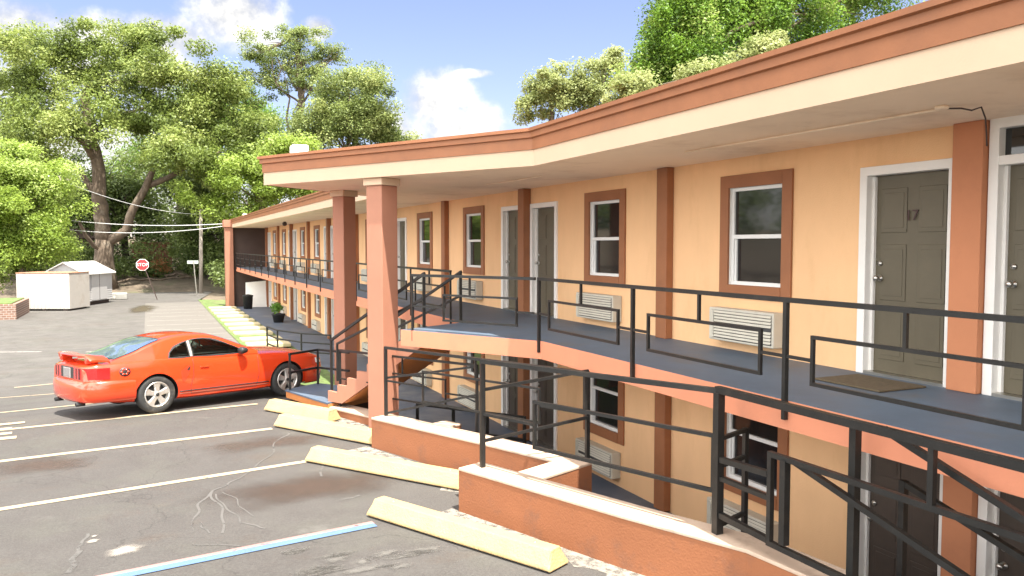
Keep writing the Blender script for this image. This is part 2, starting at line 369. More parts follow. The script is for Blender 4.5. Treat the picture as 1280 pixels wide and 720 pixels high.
struct(mb.build('verge'))
mb = MB(); mb.add([(-3.7, -8, -.6), (0.2, -8, -.6), (.2, 14, -.6), (-3.7, 14, -.6)], [(0, 1, 2, 3)], M['concrete_blue'])
mb.add([(-1.85, 14, -.56), (0.2, 14, -.56), (.2, 53, -.54), (-1.85, 53, -.54)], [(0, 1, 2, 3)], M['concrete_blue'])
mb.add([(-1.85, 14, -.9), (-1.85, 14, -.56), (-1.85, 53, -.54), (-1.85, 53, -.9)], [(0, 1, 2, 3)], M['concrete_blue'])
struct(mb.build('lower_walkway'))
# pale concrete parking apron in front of the far wing, with stall lines
apron = mat('pale_concrete_apron', (.125, .114, .10), .85, .10, 1.2, .2, 40, dirt=(.12, .11, .098), dscale=.9, damt=.5)
mb = MB(); V = []; yy = np.arange(25.5, 57, .5)
for y in yy: V += [(-6.9, y, Zg(y)+.005), (-3.66, y, Zg(y)+.005)]
mb.add(V, [(2*j, 2*j+1, 2*j+3, 2*j+2) for j in range(len(yy)-1)], apron); struct(mb.build('pavement'))
def strip(name, pts, w, m, lift=.006):
    mb = MB(); V = []; pts = [Vector((p[0], p[1], 0)) for p in pts]; P2 = []
    for a, b in zip(pts, pts[1:]):
        k = max(1, int((b-a).length/.4)); P2 += [a.lerp(b, i/k) for i in range(k)]
    P2.append(pts[-1])
    for i, p in enumerate(P2):
        d = (P2[min(i+1, len(P2)-1)]-P2[max(i-1, 0)]).normalized(); n = Vector((-d.y, d.x, 0))*w/2
        V += [tuple((p+n)[:2])+(Zg((p+n).y)+lift,), tuple((p-n)[:2])+(Zg((p-n).y)+lift,)]
    mb.add(V, [(2*i+1, 2*i, 2*i+2, 2*i+3)[::-1] for i in range(len(P2)-1)], m); o = mb.build(name); return struct(o)
def ext(a, b, k): return (b[0]+(a[0]-b[0])*k, b[1]+(a[1]-b[1])*k)
def g3(u, v):                                    # where the sight line of photo pixel (u, v) meets the lot
    y = 12.
    for _ in range(12): p = gr(u, v, Zg(y)); y = .5*y+.5*p.y
    return (p.x, p.y)
for a, b in [((0, 637), (383, 577)), ((0, 577), (340, 536)), ((0, 538), (322, 505)), ((0, 516), (120, 504)), ((0, 497), (80, 491)), ((33, 483), (75, 479))]:
    A, B = g3(*a), g3(*b); strip('parking_stripe', [ext(A, B, 1.35), B], .115, M['stripe'])
A, B = g3(150, 719), g3(468, 655)
for o, w, m, lf in ((.045, .09, 'stripe_pink', .006), (-.045, .125, 'stripe_blue', .009)): strip('parking_stripe', [ext((A[0], A[1]+o), (B[0], B[1]+o), 1.8), (B[0], B[1]+o)], w, M[m], lf)
for a, b in [((-13.5, 33.0), (-10.12, 31.7)), ((-8.7, 30.9), (-5.4, 30.3))]: strip('parking_stripe', [a, b], .22, M['stripe_white'])
for k in range(11): strip('parking_stripe', [(-6.8, 28.5+2.4*k), (-3.7, 28.45+2.4*k)], .14, M['stripe_white'], .011)
# painted stall lettering seen edge-on near the left border
for k, (x0, x1, y0, y1) in enumerate([(-10.2, -8.62, 15.15, 15.35), (-10.3, -8.75, 14.72, 14.93), (-10.3, -8.70, 14.40, 14.55), (-10.4, -8.60, 14.12, 14.24)]):
    strip('painted_mark', [(x0, y0), (x1, y1)], .16, M['stripe'], .008)
# chalky run-off veins, splashes
def wob(p0, p1, n=14, a=.05):
    p0 = Vector(p0); p1 = Vector(p1); r = []; f1, f2 = random.uniform(0, 6), random.uniform(0, 6); d = (p1-p0).normalized(); nn = Vector((-d.y, d.x)); ln = (p1-p0).length
    for i in range(n+1):
        t = i/n; r.append(tuple(p0.lerp(p1, t)+nn*(math.sin(math.pi*t)*ln*(a*math.sin(f1+4*t)+a*.5*math.sin(f2+11*t)))))
    return r
def g2(u, v, h=.09): p = gr(u, v, h); return (p.x, p.y)
veins = [((352, 556), (300, 603), .03), ((300, 603), (266, 618), .05), ((266, 618), (243, 650), .05), ((266, 618), (278, 668), .045), ((270, 622), (300, 655), .035), ((300, 655), (332, 662), .04),
         ((278, 620), (318, 648), .025), ((243, 650), (240, 668), .03), ((250, 655), (262, 668), .03), ((240, 682), (300, 684), .04), ((100, 690), (85, 718), .09), ((110, 670), (98, 690), .05), ((352, 556), (372, 545), .05), ((395, 580), (402, 600), .05), ((425, 628), (450, 622), .07)]
for a, b, w in veins: strip('pale_stain', wob(g2(*a), g2(*b)), w*.62, M['chalk'], .004+random.random()*.001)
def fade(name, col, thr, scale):
    m = mat(name, col, .85, .2, 6); n = m.node_tree.nodes; l = m.node_tree.links; p = n['Principled BSDF']
    a = n.new('ShaderNodeAttribute'); a.attribute_name = 'wear'; t = n.new('ShaderNodeTexCoord'); z = n.new('ShaderNodeTexNoise'); z.inputs['Scale'].default_value = scale; z.inputs['Detail'].default_value = 9; z.inputs['Roughness'].default_value = .68
    l.new(t.outputs['Object'], z.inputs['Vector']); q = n.new('ShaderNodeMath'); q.operation = 'MULTIPLY'; l.new(a.outputs['Fac'], q.inputs[0]); l.new(z.outputs['Fac'], q.inputs[1])
    r = n.new('ShaderNodeMapRange'); r.interpolation_type = 'SMOOTHSTEP'; l.new(q.outputs[0], r.inputs['Value']); r.inputs['From Min'].default_value = thr-.12; r.inputs['From Max'].default_value = thr+.22; r.inputs['To Max'].default_value = .85 if 'splash' in name or 'patch' in name else .5
    l.new(r.outputs[0], p.inputs['Alpha']); return m
def blob(c, rx, ry, m, name='paint_splash', lift=.007):
    mb = MB(); n = 28; V = [(c[0], c[1], Zg(c[1])+lift)]; fa = [1.]; F = []
    for rk in (.5, 1.):
        for k in range(n):
            t = 2*math.pi*k/n; q = rk*(1+.18*math.sin(2*t+c[0])+.1*math.sin(5*t)); x = c[0]+rx*q*math.cos(t); y = c[1]+ry*q*math.sin(t); V.append((x, y, Zg(y)+lift)); fa.append(1-rk)
    F = [(0, 1+k, 1+(k+1) % n) for k in range(n)]+[(1+k, 1+n+k, 1+n+(k+1) % n, 1+(k+1) % n) for k in range(n)]
    mb.add(V, F, m); o = mb.build(name); at_ = o.data.attributes.new('wear', 'FLOAT', 'POINT'); at_.data.foreach_set('value', fa); return struct(o)
splash = fade('white_splash', (.30, .27, .235), .16, 3); chalkp = fade('chalk_patch', (.115, .108, .098), .22, 5)
blob(g2(157, 689), .26, .17, splash); blob(g2(116, 679), .09, .06, splash); blob(g2(118, 673), .04, .03, splash); blob(g2(193, 565), .09, .05, splash)
for k in range(16):
    q = g2(random.uniform(365, 560), random.uniform(690, 719)); blob(q, random.uniform(.10, .32), random.uniform(.06, .18), chalkp, 'pale_stain')
rust = fade('rusty_mud', (.068, .042, .029), .20, 1.6)
blob(g2(400, 612), 1.25, .8, rust, 'mud_stain', .003); blob(g2(385, 614), 1.8, 1.1, fade('rusty_mud_thin', (.062, .045, .036), .22, 1.2), 'mud_stain', .002); blob(g2(50, 590), 1.2, .5, rust, 'mud_stain', .003); blob(g2(335, 562), 1.3, .6, rust, 'mud_stain', .003)
puddle = fade('dirt_patch_mud', (.055, .042, .02), .12, .8)
blob((-7.0, 51.5), 1.0, 3.4, puddle, 'mud_patch', .006)
# loose pale grit along the foot of the stepped walls
mb = MB()
for (a, b) in [((-1.95, 5.15), (-3.5, 8.75)), ((-2.3, 8.1), (-3.75, 11.8)), ((-2.75, 11.5), (-3.95, 14.2))]:
    a = Vector((*a, 0)); b = Vector((*b, 0)); d = (b-a).normalized(); n = Vector((-d.y, d.x, 0)); V = []
    for i in range(25):
        p = a.lerp(b, i/24)
        for t in (0, .35+random.uniform(-.12, .2)): q = p+n*t; V.append((q.x, q.y, Zg(q.y)+.004))
    mb.add(V, [(2*i, 2*i+1, 2*i+3, 2*i+2) for i in range(24)], M['gravel'])
g = mb.build('loose_grit'); g['kind'] = 'stuff'; g['label'] = 'pale loose grit along the foot of the stepped walls'

# ------------------------------------------------------------------ motel
LOW, DECK, SOF = -.58, 1.89, 4.29
Y0, Y1 = -3.0, 51.6
motel = thing('motel_building', 'two storey peach motel with salmon columns, brown roof fascia and open walkways', 'building')
pil = [4.81+4.585*k for k in range(-1, 11)]           # pilaster centres; k even: between two doors, odd: between two windows
doors, wins = [], []
for k in range(-1, 11):
    c = 4.81+4.585*k
    if k % 2 == 0: doors += [c+.68, c-.70]
    else: wins += [c+1.72, c-1.78]
doors = [d for d in doors if Y0+.6 < d < 50.6]; wins = [w for w in wins if Y0+.7 < w < 50.6]
DW, DH, WW, WB, WT = .50, 2.06, .47, .82, 2.03        # half widths, heights above the floor
def wall(name, z0, z1, floor, transoms=()):
    ops = [(d-DW, d+DW, floor, floor+(2.36 if d in transoms else DH)) for d in doors]+[(w-WW, w+WW, floor+WB, floor+WT) for w in wins]
    ysb = sorted(set([Y0, Y1]+[q for o in ops for q in o[:2]])); zsb = sorted(set([z0, z1]+[q for o in ops for q in o[2:]])); mb = MB()
    for a, b in zip(ysb, ysb[1:]):
        for c, d in zip(zsb, zsb[1:]):
            if any(o[0] <= a+1e-4 and b <= o[1]+1e-4 and o[2] <= c+1e-4 and d <= o[3]+1e-4 for o in ops): continue
            mb.add([(0, a, c), (0, b, c), (0, b, d), (0, a, d)], [(3, 2, 1, 0)], M['wall'])
    for a, b, c, d in ops:
        mb.add([(0, a, c), (0, b, c), (0, b, d), (0, a, d), (.16, a, c), (.16, b, c), (.16, b, d), (.16, a, d)], [(0, 4, 5, 1), (1, 5, 6, 2), (2, 6, 7, 3), (3, 7, 4, 0)], M['white'])
    mb.add([(.17, Y0, z0), (.17, Y1, z0), (.17, Y1, z1), (.17, Y0, z1)], [(0, 1, 2, 3)], M['darkbrown'])
    return mb.build(name, motel)
trd = [d for d in doors if d < 4.6]
wall('wall', DECK, SOF, DECK, trd); wall('wall', -.62, DECK-.25, LOW)
mb = MB(); mb.box(.19, 9.5, Y0, Y1, -.7, 4.25, M['wall']); mb.build('rear_block', motel)
# roof: mitred fascia swept along the eave
eave = [(-2.06, Y0-3), (-1.88, 9.86), (-4.76, 15.0), (-3.27, 16.45), (-2.0, 17.68), (-2.0, 52.05), (9.8, 52.05), (9.8, Y0-3)]
def sweep(prof, name, m, parent):
    n = len(eave); nor = []
    for i in range(n):
        p = Vector(eave[i]); a = (p-Vector(eave[i-1])).normalized(); b = (Vector(eave[(i+1) % n])-p).normalized()
        na = Vector((-a.y, a.x)); nb = Vector((-b.y, b.x)); q = (na+nb); q = q/max(.3, q.dot(na)); nor.append(q)
    V = []; F = []; k = len(prof)
    for i in range(n):
        for o, z in prof: V.append((eave[i][0]+nor[i].x*o, eave[i][1]+nor[i].y*o, z))
    for i in range(n):
        j = (i+1) % n
        for t in range(k-1): F.append((i*k+t, j*k+t, j*k+t+1, i*k+t+1))
    mb = MB(); mb.add(V, F, m); return mb.build(name, parent)
mb = MB(); mb.prism(eave, SOF, 4.70, M['soffit'], top=M['brown'])
roof = mb.build('roof', motel)
sweep([(.0, SOF-.005), (.012, SOF-.005), (.012, 4.515), (0, 4.52)], 'fascia_trim', M['trim_cream'], roof)
sweep([(0, 4.505), (.03, 4.505), (.03, 4.655), (.065, 4.665), (.065, 4.735), (.10, 4.745), (.10, 4.79), (-.25, 4.80)], 'fascia', M['brown'], roof)
# upper walkway slab with its flared landing
deck_poly = [(0, Y0), (-1.8, Y0), (-1.8, 9.78), (-3.13, 12.04), (-1.84, 12.75), (-1.8, 13.2), (-1.8, 51.5), (0, 51.5)]
mb = MB(); mb.prism(deck_poly[::-1], DECK-.25, DECK, M['edge'], bottom=M['soffit'], top=M['deck']); mb.build('walkway', motel)
# far end wall + pilaster
mb = MB(); mb.box(-1.94, 0, 51.6, 51.85, -.6, SOF-.01, M['darkbrown']); mb.build('end_wall', motel)
mb = MB(); mb.box(-2.42, -1.95, 51.3, 51.95, -.75, SOF+.02, M['salmon'], .015); mb.build('end_pilaster', motel)
mb = MB(); mb.box(-2.5, -1.92, 51.2, 52.15, SOF+.025, SOF+.46, M['salmon'], .01); mb.build('end_parapet', motel)
# pilasters
for c in pil:
    if not (Y0+.2 < c < 51): continue
    for z0, z1 in ((DECK+.002, SOF-.002), (LOW+.002, DECK-.252)):
        k = round((c-4.81)/4.585)
        if k == 0: w, dpt, m = .145, .10, M['pil']
        elif k % 2 == 0: w, dpt, m = .13, .16, M['brown']
        else: w, dpt, m = .125, .12, M['brown']
        MB().box(-dpt, -.002, c-w, c+w, z0, z1, m, .008).build('pilaster', motel)
# door prototype: origin at the threshold centre on the wall face; -x is outward
def make_door(loc, m, transom=False, handed=1):
    mb = MB(); h = DH-.05
    mb.box(.085, .125, -DW+.045, DW-.045, .03, h, m)
    for zc, hh in ((.42, .26), (1.04, .28), (1.66, .22)):                # six raised panels
        for s in (-1, 1):
            yc = s*.215
            mb.box(.076, .0855, yc-.15, yc+.15, zc-hh, zc+hh, m, .006); mb.box(.071, .0765, yc-.115, yc+.115, zc-hh+.045, zc+hh-.045, m, .004)
    d = mb.build('door', motel, local=True); d.location = loc
    mb = MB(); t = 2.36 if transom else DH
    for s in (-1, 1): mb.box(-.035, .16, s*(DW-.045), s*(DW+.045), 0, t+.045, M['white'], .006)
    mb.box(-.0345, .16, -DW-.04, DW+.04, t-.045, t+.046, M['white'], .006); mb.box(-.03, .12, -DW+.046, DW-.046, 0, .028, M['steel'])
    for s in (-1, 1): mb.box(.05, .084, s*(DW-.075), s*(DW-.045), .03, h, M['white'])
    if transom: mb.box(-.03, .16, -DW+.045, DW-.045, DH-.06, DH+.02, M['white'], .005)
    mb.build('door_frame', d, local=True)
    if transom: MB().box(.05, .06, -DW+.045, DW-.045, DH+.022, t-.046, M['glass']).build('transom_pane', d, local=True)
    y = handed*.36; mb = MB()
    mb.lathe([(.0, .072), (.034, .072), (.034, .064), (.013, .06), (.013, .03), (.028, .02), (.031, .005), (.02, -.008), (0, -.01)], (.0, y, .98), (1, 0, 0), M['steel'], 16)
    mb.build('handle', d, local=True); mb = MB(); mb.lathe([(0, .072), (.026, .072), (.026, .06), (.0, .056)], (0, y, 1.13), (1, 0, 0), M['steel'], 14); mb.build('deadbolt', d, local=True)
    return d
pd = {}
for d in doors:
    tr = d in trd; k = round((d-4.81)/9.17); handed = 1 if d > 4.81+9.17*k else 1
    for fl in (DECK, LOW):
        key = (tr and fl == DECK, fl == LOW)
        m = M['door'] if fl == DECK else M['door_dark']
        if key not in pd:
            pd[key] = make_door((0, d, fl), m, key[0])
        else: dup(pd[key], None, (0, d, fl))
def make_window(loc):
    mb = MB(); b = .155; y1 = WW+b; z0, z1 = WB-b, WT+b
    mb.box(-.032, -.001, -y1, -WW+.002, z0, z1, M['brown'], .005); mb.box(-.032, -.001, WW-.002, y1, z0, z1, M['brown'], .005)
    mb.box(-.0325, -.001, -WW+.002, WW-.002, WT-.002, z1, M['brown'], .005); mb.box(-.040, -.001, -WW+.002, WW-.002, z0, WB+.002, M['brown'], .005)
    w = mb.build('window', motel, local=True); w.location = loc
    mb = MB(); f = .045; zm = WB+.60; mb.box(.03, .10, -WW, -WW+f, WB, WT, M['sash'], .004); mb.box(.03, .10, WW-f, WW, WB, WT, M['sash'], .004)
    mb.box(.031, .10, -WW+f, WW-f, WT-f, WT, M['sash'], .004); mb.box(.031, .10, -WW+f, WW-f, WB, WB+f, M['sash'], .004); mb.box(.028, .085, -WW+f, WW-f, zm-.025, zm+.025, M['sash'], .004)
    mb.box(.04, .07, -WW+f, -WW+f+.025, zm, WT-f, M['sash']); mb.box(.055, .08, WW-f-.025, WW-f, WB+f, zm-.02, M['sash'])
    mb.build('sash', w, local=True)
    MB().box(.055, .06, -WW+f, WW-f, zm+.025, WT-f, M['glass']).build('pane', w, local=True)
    MB().box(.078, .083, -WW+f, WW-f, WB+f, zm-.025, M['screen']).build('pane', w, local=True)
    return w
def make_ac(loc):
    mb = MB(); mb.box(-.17, -.001, -.58, .58, .12, .53, M['ac'], .012)
    a = mb.build('air_conditioner', motel, local=True); a.location = loc
    mb = MB(); mb.box(-.174, -.169, -.55, .47, .15, .50, M['ac_dark'])
    for k in range(9):
        z = .165+.038*k
        if k == 4: continue
        mb.add([(-.188, -.55, z), (-.188, .47, z), (-.174, .47, z+.026), (-.174, -.55, z+.026), (-.172, -.55, z-.006), (-.172, .47, z-.006)], [(0, 1, 2, 3), (4, 5, 1, 0)], M['ac'])
    mb.box(-.19, -.17, .475, .55, .15, .50, M['ac'], .004); mb.build('grille', a, local=True)
    return a
pw = pa = None
for w in wins:
    for fl in (DECK, LOW):
        if pw is None: pw = make_window((0, w, fl)); pa = make_ac((0, w+.06, fl))
        else: dup(pw, None, (0, w, fl)); dup(pa, None, (0, w+.06, fl))
# room numbers
upd = min(doors, key=lambda d: abs(d-5.49))
for o in list(motel.children):
    if o.name.split('.')[0] == 'door' and abs(o.location.y-upd) < .01:
        up = o.location.z > 1
        t = text_mesh('17' if up else '11', .15 if up else .13, .003, mat('number_dark_red', (.045, .012, .012), .5) if up else mat('number_gold', (.85, .55, .3), .4), 'door_number')
        t.parent = o; t.location = (.066, 0.0, 1.60 if up else 1.70); t.rotation_euler = (math.pi/2, 0, -math.pi/2)
# canopy columns
CANA = math.atan2(15.0-9.86, -4.76+1.88)
def column(x, y, rz, zb, label, hs):
    t = thing('column', label, 'column', (x, y, zb), rz, 'canopy columns'); h = SOF-zb
    MB().box(-hs, hs, -hs, hs, 0, h-.12, M['salmon'], .012).build('shaft', t, local=True)
    hc = hs+.035; MB().box(-hc, hc, -hc, hc, h-.12, h-.003, M['trim_cream'], .008).build('capital', t, local=True); return t
column(-3.21, 12.79, CANA, -.62, 'salmon square column at the near end of the stair landing', .178)
column(-3.12, 15.95, CANA, -.3, 'salmon square column behind the staircase handrail', .160)
# ceiling conduit with a dangling wire, bare wire stubs
mb = MB(); a = (-1.05, 7.6, SOF-.02); b = (-1.0, 4.35, SOF-.02)
mb.tube([a, (-1.04, 6, SOF-.022), b], .011, M['soffit'], 6); mb.tube([b, (-.95, 4.25, SOF-.03), (-.9, 4.2, SOF-.05), (-.86, 4.15, SOF-.03), (-.85, 4.12, SOF-.12), (-.86, 4.1, SOF-.25), (-.84, 4.11, SOF-.33)], .007, M['darkbrown'], 6); mb.box(-1.075, -1.0, 4.31, 4.39, SOF-.03, SOF-.001, M['soffit'], .01)
mb.build('ceiling_conduit', motel)
mb = MB(); mb.tube([(-1.2, 13.2, SOF-.015), (-1.1, 11.2, SOF-.015)], .009, M['soffit'], 6); mb.build('ceiling_conduit', motel)
for (x, y) in ((-1.0, 20.6), (-1.0, 37.5)):
    mb = MB(); mb.lathe([(0, 0), (.06, 0), (.06, -.03), (.10, -.05), (.10, -.14), (.06, -.19), (0, -.2)], (x, y, SOF-.001), (0, 0, 1), M['darkbrown'], 14); mb.build('ceiling_light', motel)
# roof-top vents
t = MB(); t.box(-4.35, -3.95, 14.75, 15.15, 4.80, 4.84, M['white']); t.box(-4.30, -4.0, 14.8, 15.1, 4.84, 5.02, M['white'], .03); t.build('roof_vent', roof)
t = MB(); t.box(-1.6, -1.25, 49, 49.4, 4.8, 5.05, M['white'], .03); t.build('roof_vent', roof)

# ------------------------------------------------------------------ stair from landing to lot
FOOT = Vector((-3.80, 14.15)); HEAD = Vector((-2.70, 12.25)); INW = Vector((.865, .50)).normalized(); ZF = .45
st = thing('staircase', 'straight flight of blue grey steps from the landing down to the parking lot', 'stairs', (FOOT.x, FOOT.y, ZF))
nst = 9; D = HEAD-FOOT; WID = 1.0
def P3(p, z): return (p.x, p.y, z)
zr = [ZF+(DECK-ZF)*(k+1)/(nst+1) for k in range(nst)]
for k in range(nst):
    a = FOOT+D*(k/nst); b = FOOT+D*((k+1.12)/nst); z = zr[k]; zz = z-(DECK-ZF)/(nst+1)-.02
    mb = MB(); q = [a, b, b+INW*WID, a+INW*WID]
    mb.add([P3(v, z-.04) for v in q]+[P3(v, z) for v in q], [(3, 2, 1, 0), (4, 5, 6, 7), (0, 1, 5, 4), (1, 2, 6, 5), (2, 3, 7, 6), (3, 0, 4, 7)], M['tread'])
    mb.add([P3(a+D*.004, zz), P3(a+INW*WID+D*.004, zz), P3(a+INW*WID+D*.004, z-.04), P3(a+D*.004, z-.04)], [(0, 1, 2, 3)], M['edge'])
    recalc(mb.build('step', st))
for side in (0, 1):
    o = INW*(WID+.001 if side else -.061); mb = MB(); q0 = FOOT+o; q1 = HEAD+o; w = INW*.06; pts = []
    for wv in (Vector((0, 0)), w):
        pts += [P3(q0+wv, ZF-.0), P3(q0+wv, ZF+.19)]
        for k in range(nst):
            p = q0+D*(k/nst)
            if k: pts += [P3(p+wv, zr[k-1]+.03), P3(p+wv, zr[k]+.03)]
        pts += [P3(q1+wv, zr[-1]+.03), P3(q1+wv, DECK-.02), P3(q1+D*.04+wv, DECK-.02), P3(q1+D*.04+wv, DECK-.27), P3(q0+D*.16+wv, ZF)]
    n = len(pts)//2
    mb.add(pts, [tuple(range(n-1, -1, -1)), tuple(range(n, 2*n))]+[(i, (i+1) % n, n+(i+1) % n, n+i) for i in range(n)], M['salmon']); recalc(mb.build('stringer', st))
mb = MB(); q = [FOOT+D*.17, HEAD+D*.03, HEAD+D*.03+INW*WID, FOOT+D*.17+INW*WID]; zz = [ZF+.0, DECK-.27, DECK-.27, ZF+.0]
mb.add([P3(v, z) for v, z in zip(q, zz)]+[P3(v, z+.04) for v, z in zip(q, zz)], [(3, 2, 1, 0), (4, 5, 6, 7), (0, 1, 5, 4), (1, 2, 6, 5), (2, 3, 7, 6), (3, 0, 4, 7)], M['orange_soffit']); recalc(mb.build('soffit_panel', st))
# raised pad at the stair foot
pa_, pb_ = Vector((-4.62, 15.35)), Vector((-3.80, 14.35))
pl = thing('stair_platform', 'low raised pad with a blue top and orange sides at the stair foot', 'platform', (pa_.x, pa_.y, 0))
q = [(-3.88, 13.98), (-4.35, 15.6), (-3.67, 16.1), (-2.70, 14.72)]
mb = MB(); mb.prism(q[::-1], .30, .42, M['orange_soffit']); mb.build('base', pl)
q2 = [(x+(.02 if x > -3.7 else -.02), y) for x, y in q]; mb = MB(); mb.prism(q2[::-1], .4215, .45, M['tread']); mb.build('top_slab', pl); mb = MB(); mb.prism([(-3.7, 14.5), (-4.0, 15.4), (-3.6, 15.7), (-2.9, 14.8)][::-1], -.2, .2995, M['darkbrown']); mb.build('footing', pl)

# ------------------------------------------------------------------ stepped retaining walls
def rwall(pts, w, z, zb, label, m=M['retain']):
    # front line from left end to right; thickness towards the building (+x side)
    base = Vector((*pts[0], zb)); t = thing('retaining_wall', label, 'wall', base, 0, 'stepped retaining walls')
    P = [Vector(p) for p in pts]; n = len(P); nor = []
    for i in range(n):
        a = (P[min(i+1, n-1)]-P[max(i-1, 0)]).normalized(); nor.append(Vector((-a.y, a.x)))
    def shell(mb, off0, off1, z0, z1, m, bottom=True):
        V = []
        for i in range(n):
            for o, zz in ((off0, z0), (off0, z1), (off1, z1), (off1, z0)): V.append((P[i].x+nor[i].x*o, P[i].y+nor[i].y*o, zz))
        F = []
        for i in range(n-1):
            for k in range(4): F.append((i*4+k, (i+1)*4+k, (i+1)*4+(k+1) % 4, i*4+(k+1) % 4))
        F += [(0, 1, 2, 3), tuple((n-1)*4+k for k in (3, 2, 1, 0))]; mb.add(V, F, m)
    mb = MB(); shell(mb, 0, w, zb, z-.035, m); recalc(mb.build('wall_body', t)); mb = MB(); shell(mb, -.006, w+.006, z-.034, z, M['cap']); c = recalc(mb.build('cap', t))
    bm = bmesh.new(); bm.from_mesh(c.data); bmesh.ops.bevel(bm, geom=bm.edges[:], offset=.008, segments=2, affect='EDGES', profile=.5); bm.to_mesh(c.data); bm.free()
    return t
rwall([(-3.46, 8.62), (-2.62, 6.42), (-2.12, 5.25), (-2.05, 4.6), (-2.05, -3)], .36, .62, -.62, 'nearest stepped orange brown wall, in front of the open lower level')
rwall([(-3.69, 11.72), (-2.75, 9.55), (-2.24, 8.28)], .36, .62, -.62, 'middle stepped orange brown wall carrying black railing posts')
rwall([(-3.92, 14.15), (-2.72, 11.35)], .36, .37, -.62, 'farthest and lowest stepped orange brown wall beside the stair foot')
rwall([(-2.90, 7.80), (-1.92, 8.20)], .36, .617, -.62, 'short cross wall joining the nearest and middle stepped walls')
rwall([(-3.2, 10.95), (-2.42, 11.27)], .34, .50, -.62, 'short cross wall joining the middle and farthest stepped walls')

# ------------------------------------------------------------------ wheel stops
def wstop(a, b, label, ln=None):
    a = Vector((*a, 0)); b = Vector((*b, 0)); d = (b-a).normalized(); Ln = ln or (b-a).length; n = Vector((-d.y, d.x, 0)); z = Zg((a.y+b.y)/2)
    t = MB(); pr = [(0, .02), (.0, .05), (.085, .20), (.235, .20), (.32, .05), (.32, .02)]; V = []
    for q, sh in ((0, 0), (.05, 1), (Ln-.05, 1), (Ln, 0)):
        for o, h in pr:
            e = (.05*(h/.2) if q in (0,) else (-.05*(h/.2) if q == Ln else 0)); p = a+d*(q+e)+n*o; V.append((p.x, p.y, Zg(p.y)+h*(1 if sh else .9)))
    F = [];
    for i in range(3):
        for k in range(6): F.append((i*6+k, i*6+(k+1) % 6, (i+1)*6+(k+1) % 6, (i+1)*6+k))
    F += [tuple(range(6)), tuple(18+k for k in range(5, -1, -1))]; t.add(V, F, M['stop'])
    o = recalc(t.build('wheel_stop')); bm = bmesh.new(); bm.from_mesh(o.data); bmesh.ops.bevel(bm, geom=bm.edges[:], offset=.012, segments=2, affect='EDGES', profile=.5); bm.to_mesh(o.data); bm.free()
    for k in (.3, Ln-.3):
        p = a+d*k+n*.16; m2 = MB(); m2.lathe([(.0, .207), (.012, .207), (.012, .19), (0, .185)], (p.x, p.y, Zg(p.y)), (0, 0, 1), M['steel'], 8); m2.build('anchor_bolt', o)
        m2 = MB()
    m2 = MB(); p0 = a+d*.15+n*.04; p1 = a+d*(Ln-.15)+n*.04; q0 = p0+n*.2; q1 = p1+n*.2
    m2.add([P3(v, Zg(v.y)-.005) for v in (p0, p1, q1, q0)]+[P3(v, Zg(v.y)+.021) for v in (p0, p1, q1, q0)], [(0, 1, 5, 4), (1, 2, 6, 5), (2, 3, 7, 6), (3, 0, 4, 7)], M['rubber']); m2.build('pad', o)
    return tag(o, label, 'wheel stop', 'yellow wheel stops before the stepped walls')
wstop(g3(457, 646), g3(688, 719), 'yellow wheel stop nearest the camera, at the end of the blue line')
wstop(g3(380, 578), g3(580, 616), 'yellow wheel stop in front of the middle stepped wall')
wstop(g3(341, 534), g3(472, 559), 'yellow wheel stop in front of the farthest stepped wall')
wstop(g3(329, 514), g3(410, 530), 'shortest looking yellow wheel stop, just before the blue stair pad')

# ------------------------------------------------------------------ black railings
BK = M['black']
def rail_run(t, A, B, zb, top, lo, hi, bays, post_first=True, post_last=True, drop=0., w=.042, hoop=(.13, .87), strut=True, pw=None, zb2=None, top2=None):
    """A run of posts, one top rail and a hoop panel hung in every bay, linked to the posts by short bars."""
    w *= .84; A = Vector((*A, 0)); B = Vector((*B, 0)); pw = (pw or w)*.86; zb2 = zb if zb2 is None else zb2; top2 = top if top2 is None else top2
    def p(k, z): q = A.lerp(B, k); return Vector((q.x, q.y, z+(0)))
    def zt(k): return top+(top2-top)*k
    for i in range(bays+1):
        if (i == 0 and not post_first) or (i == bays and not post_last): continue
        k = i/bays; b = zb+(zb2-zb)*k; MB().bar(p(k, b-drop), p(k, zt(k)-w*.5), pw, BK).build('post', t)
    MB().bar(p(0, top), p(1, top2), w*1.15, BK, ext=w/2).build('top_rail', t)
    for i in range(bays):
        k0 = (i+hoop[0])/bays; k1 = (i+hoop[1])/bays; km = (i+.5)/bays; mb = MB(); ww = w*.85
        b0 = zb+(zb2-zb)*k0; b1 = zb+(zb2-zb)*k1
        mb.bar(p(k0, b0+lo), p(k1, b1+lo), ww, BK, ext=ww/2); mb.bar(p(k0, b0+hi), p(k1, b1+hi), ww, BK, ext=ww/2)
        mb.bar(p(k0, b0+lo+ww/2), p(k0, b0+hi-ww/2), ww*.98, BK); mb.bar(p(k1, b1+lo+ww/2), p(k1, b1+hi-ww/2), ww*.98, BK)
        m0 = (lo+hi)/2
        if hoop[0] > .02: mb.bar(p(i/bays, zb+(zb2-zb)*i/bays+m0), p(k0, b0+m0), ww*.9, BK)
        if hoop[1] < .98: mb.bar(p(k1, b1+m0), p((i+1)/bays, zb+(zb2-zb)*(i+1)/bays+m0), ww*.9, BK)
        if strut: mb.bar(p(km, (b0+b1)/2+hi+ww/2), p(km, zt(km)-w*.55), ww*.96, BK)
        mb.build('infill_panel', t)
GRP = 'black metal railings of the upper walkway'
t = thing('walkway_railing', 'black upper walkway railing in front of the near doors and windows', 'railing', (-1.825, 9.82, DECK), 0, GRP)
rail_run(t, (-1.825, 9.82), (-1.825, -1.86), DECK, 2.745, .19, .57, 5, drop=.16, pw=.046)
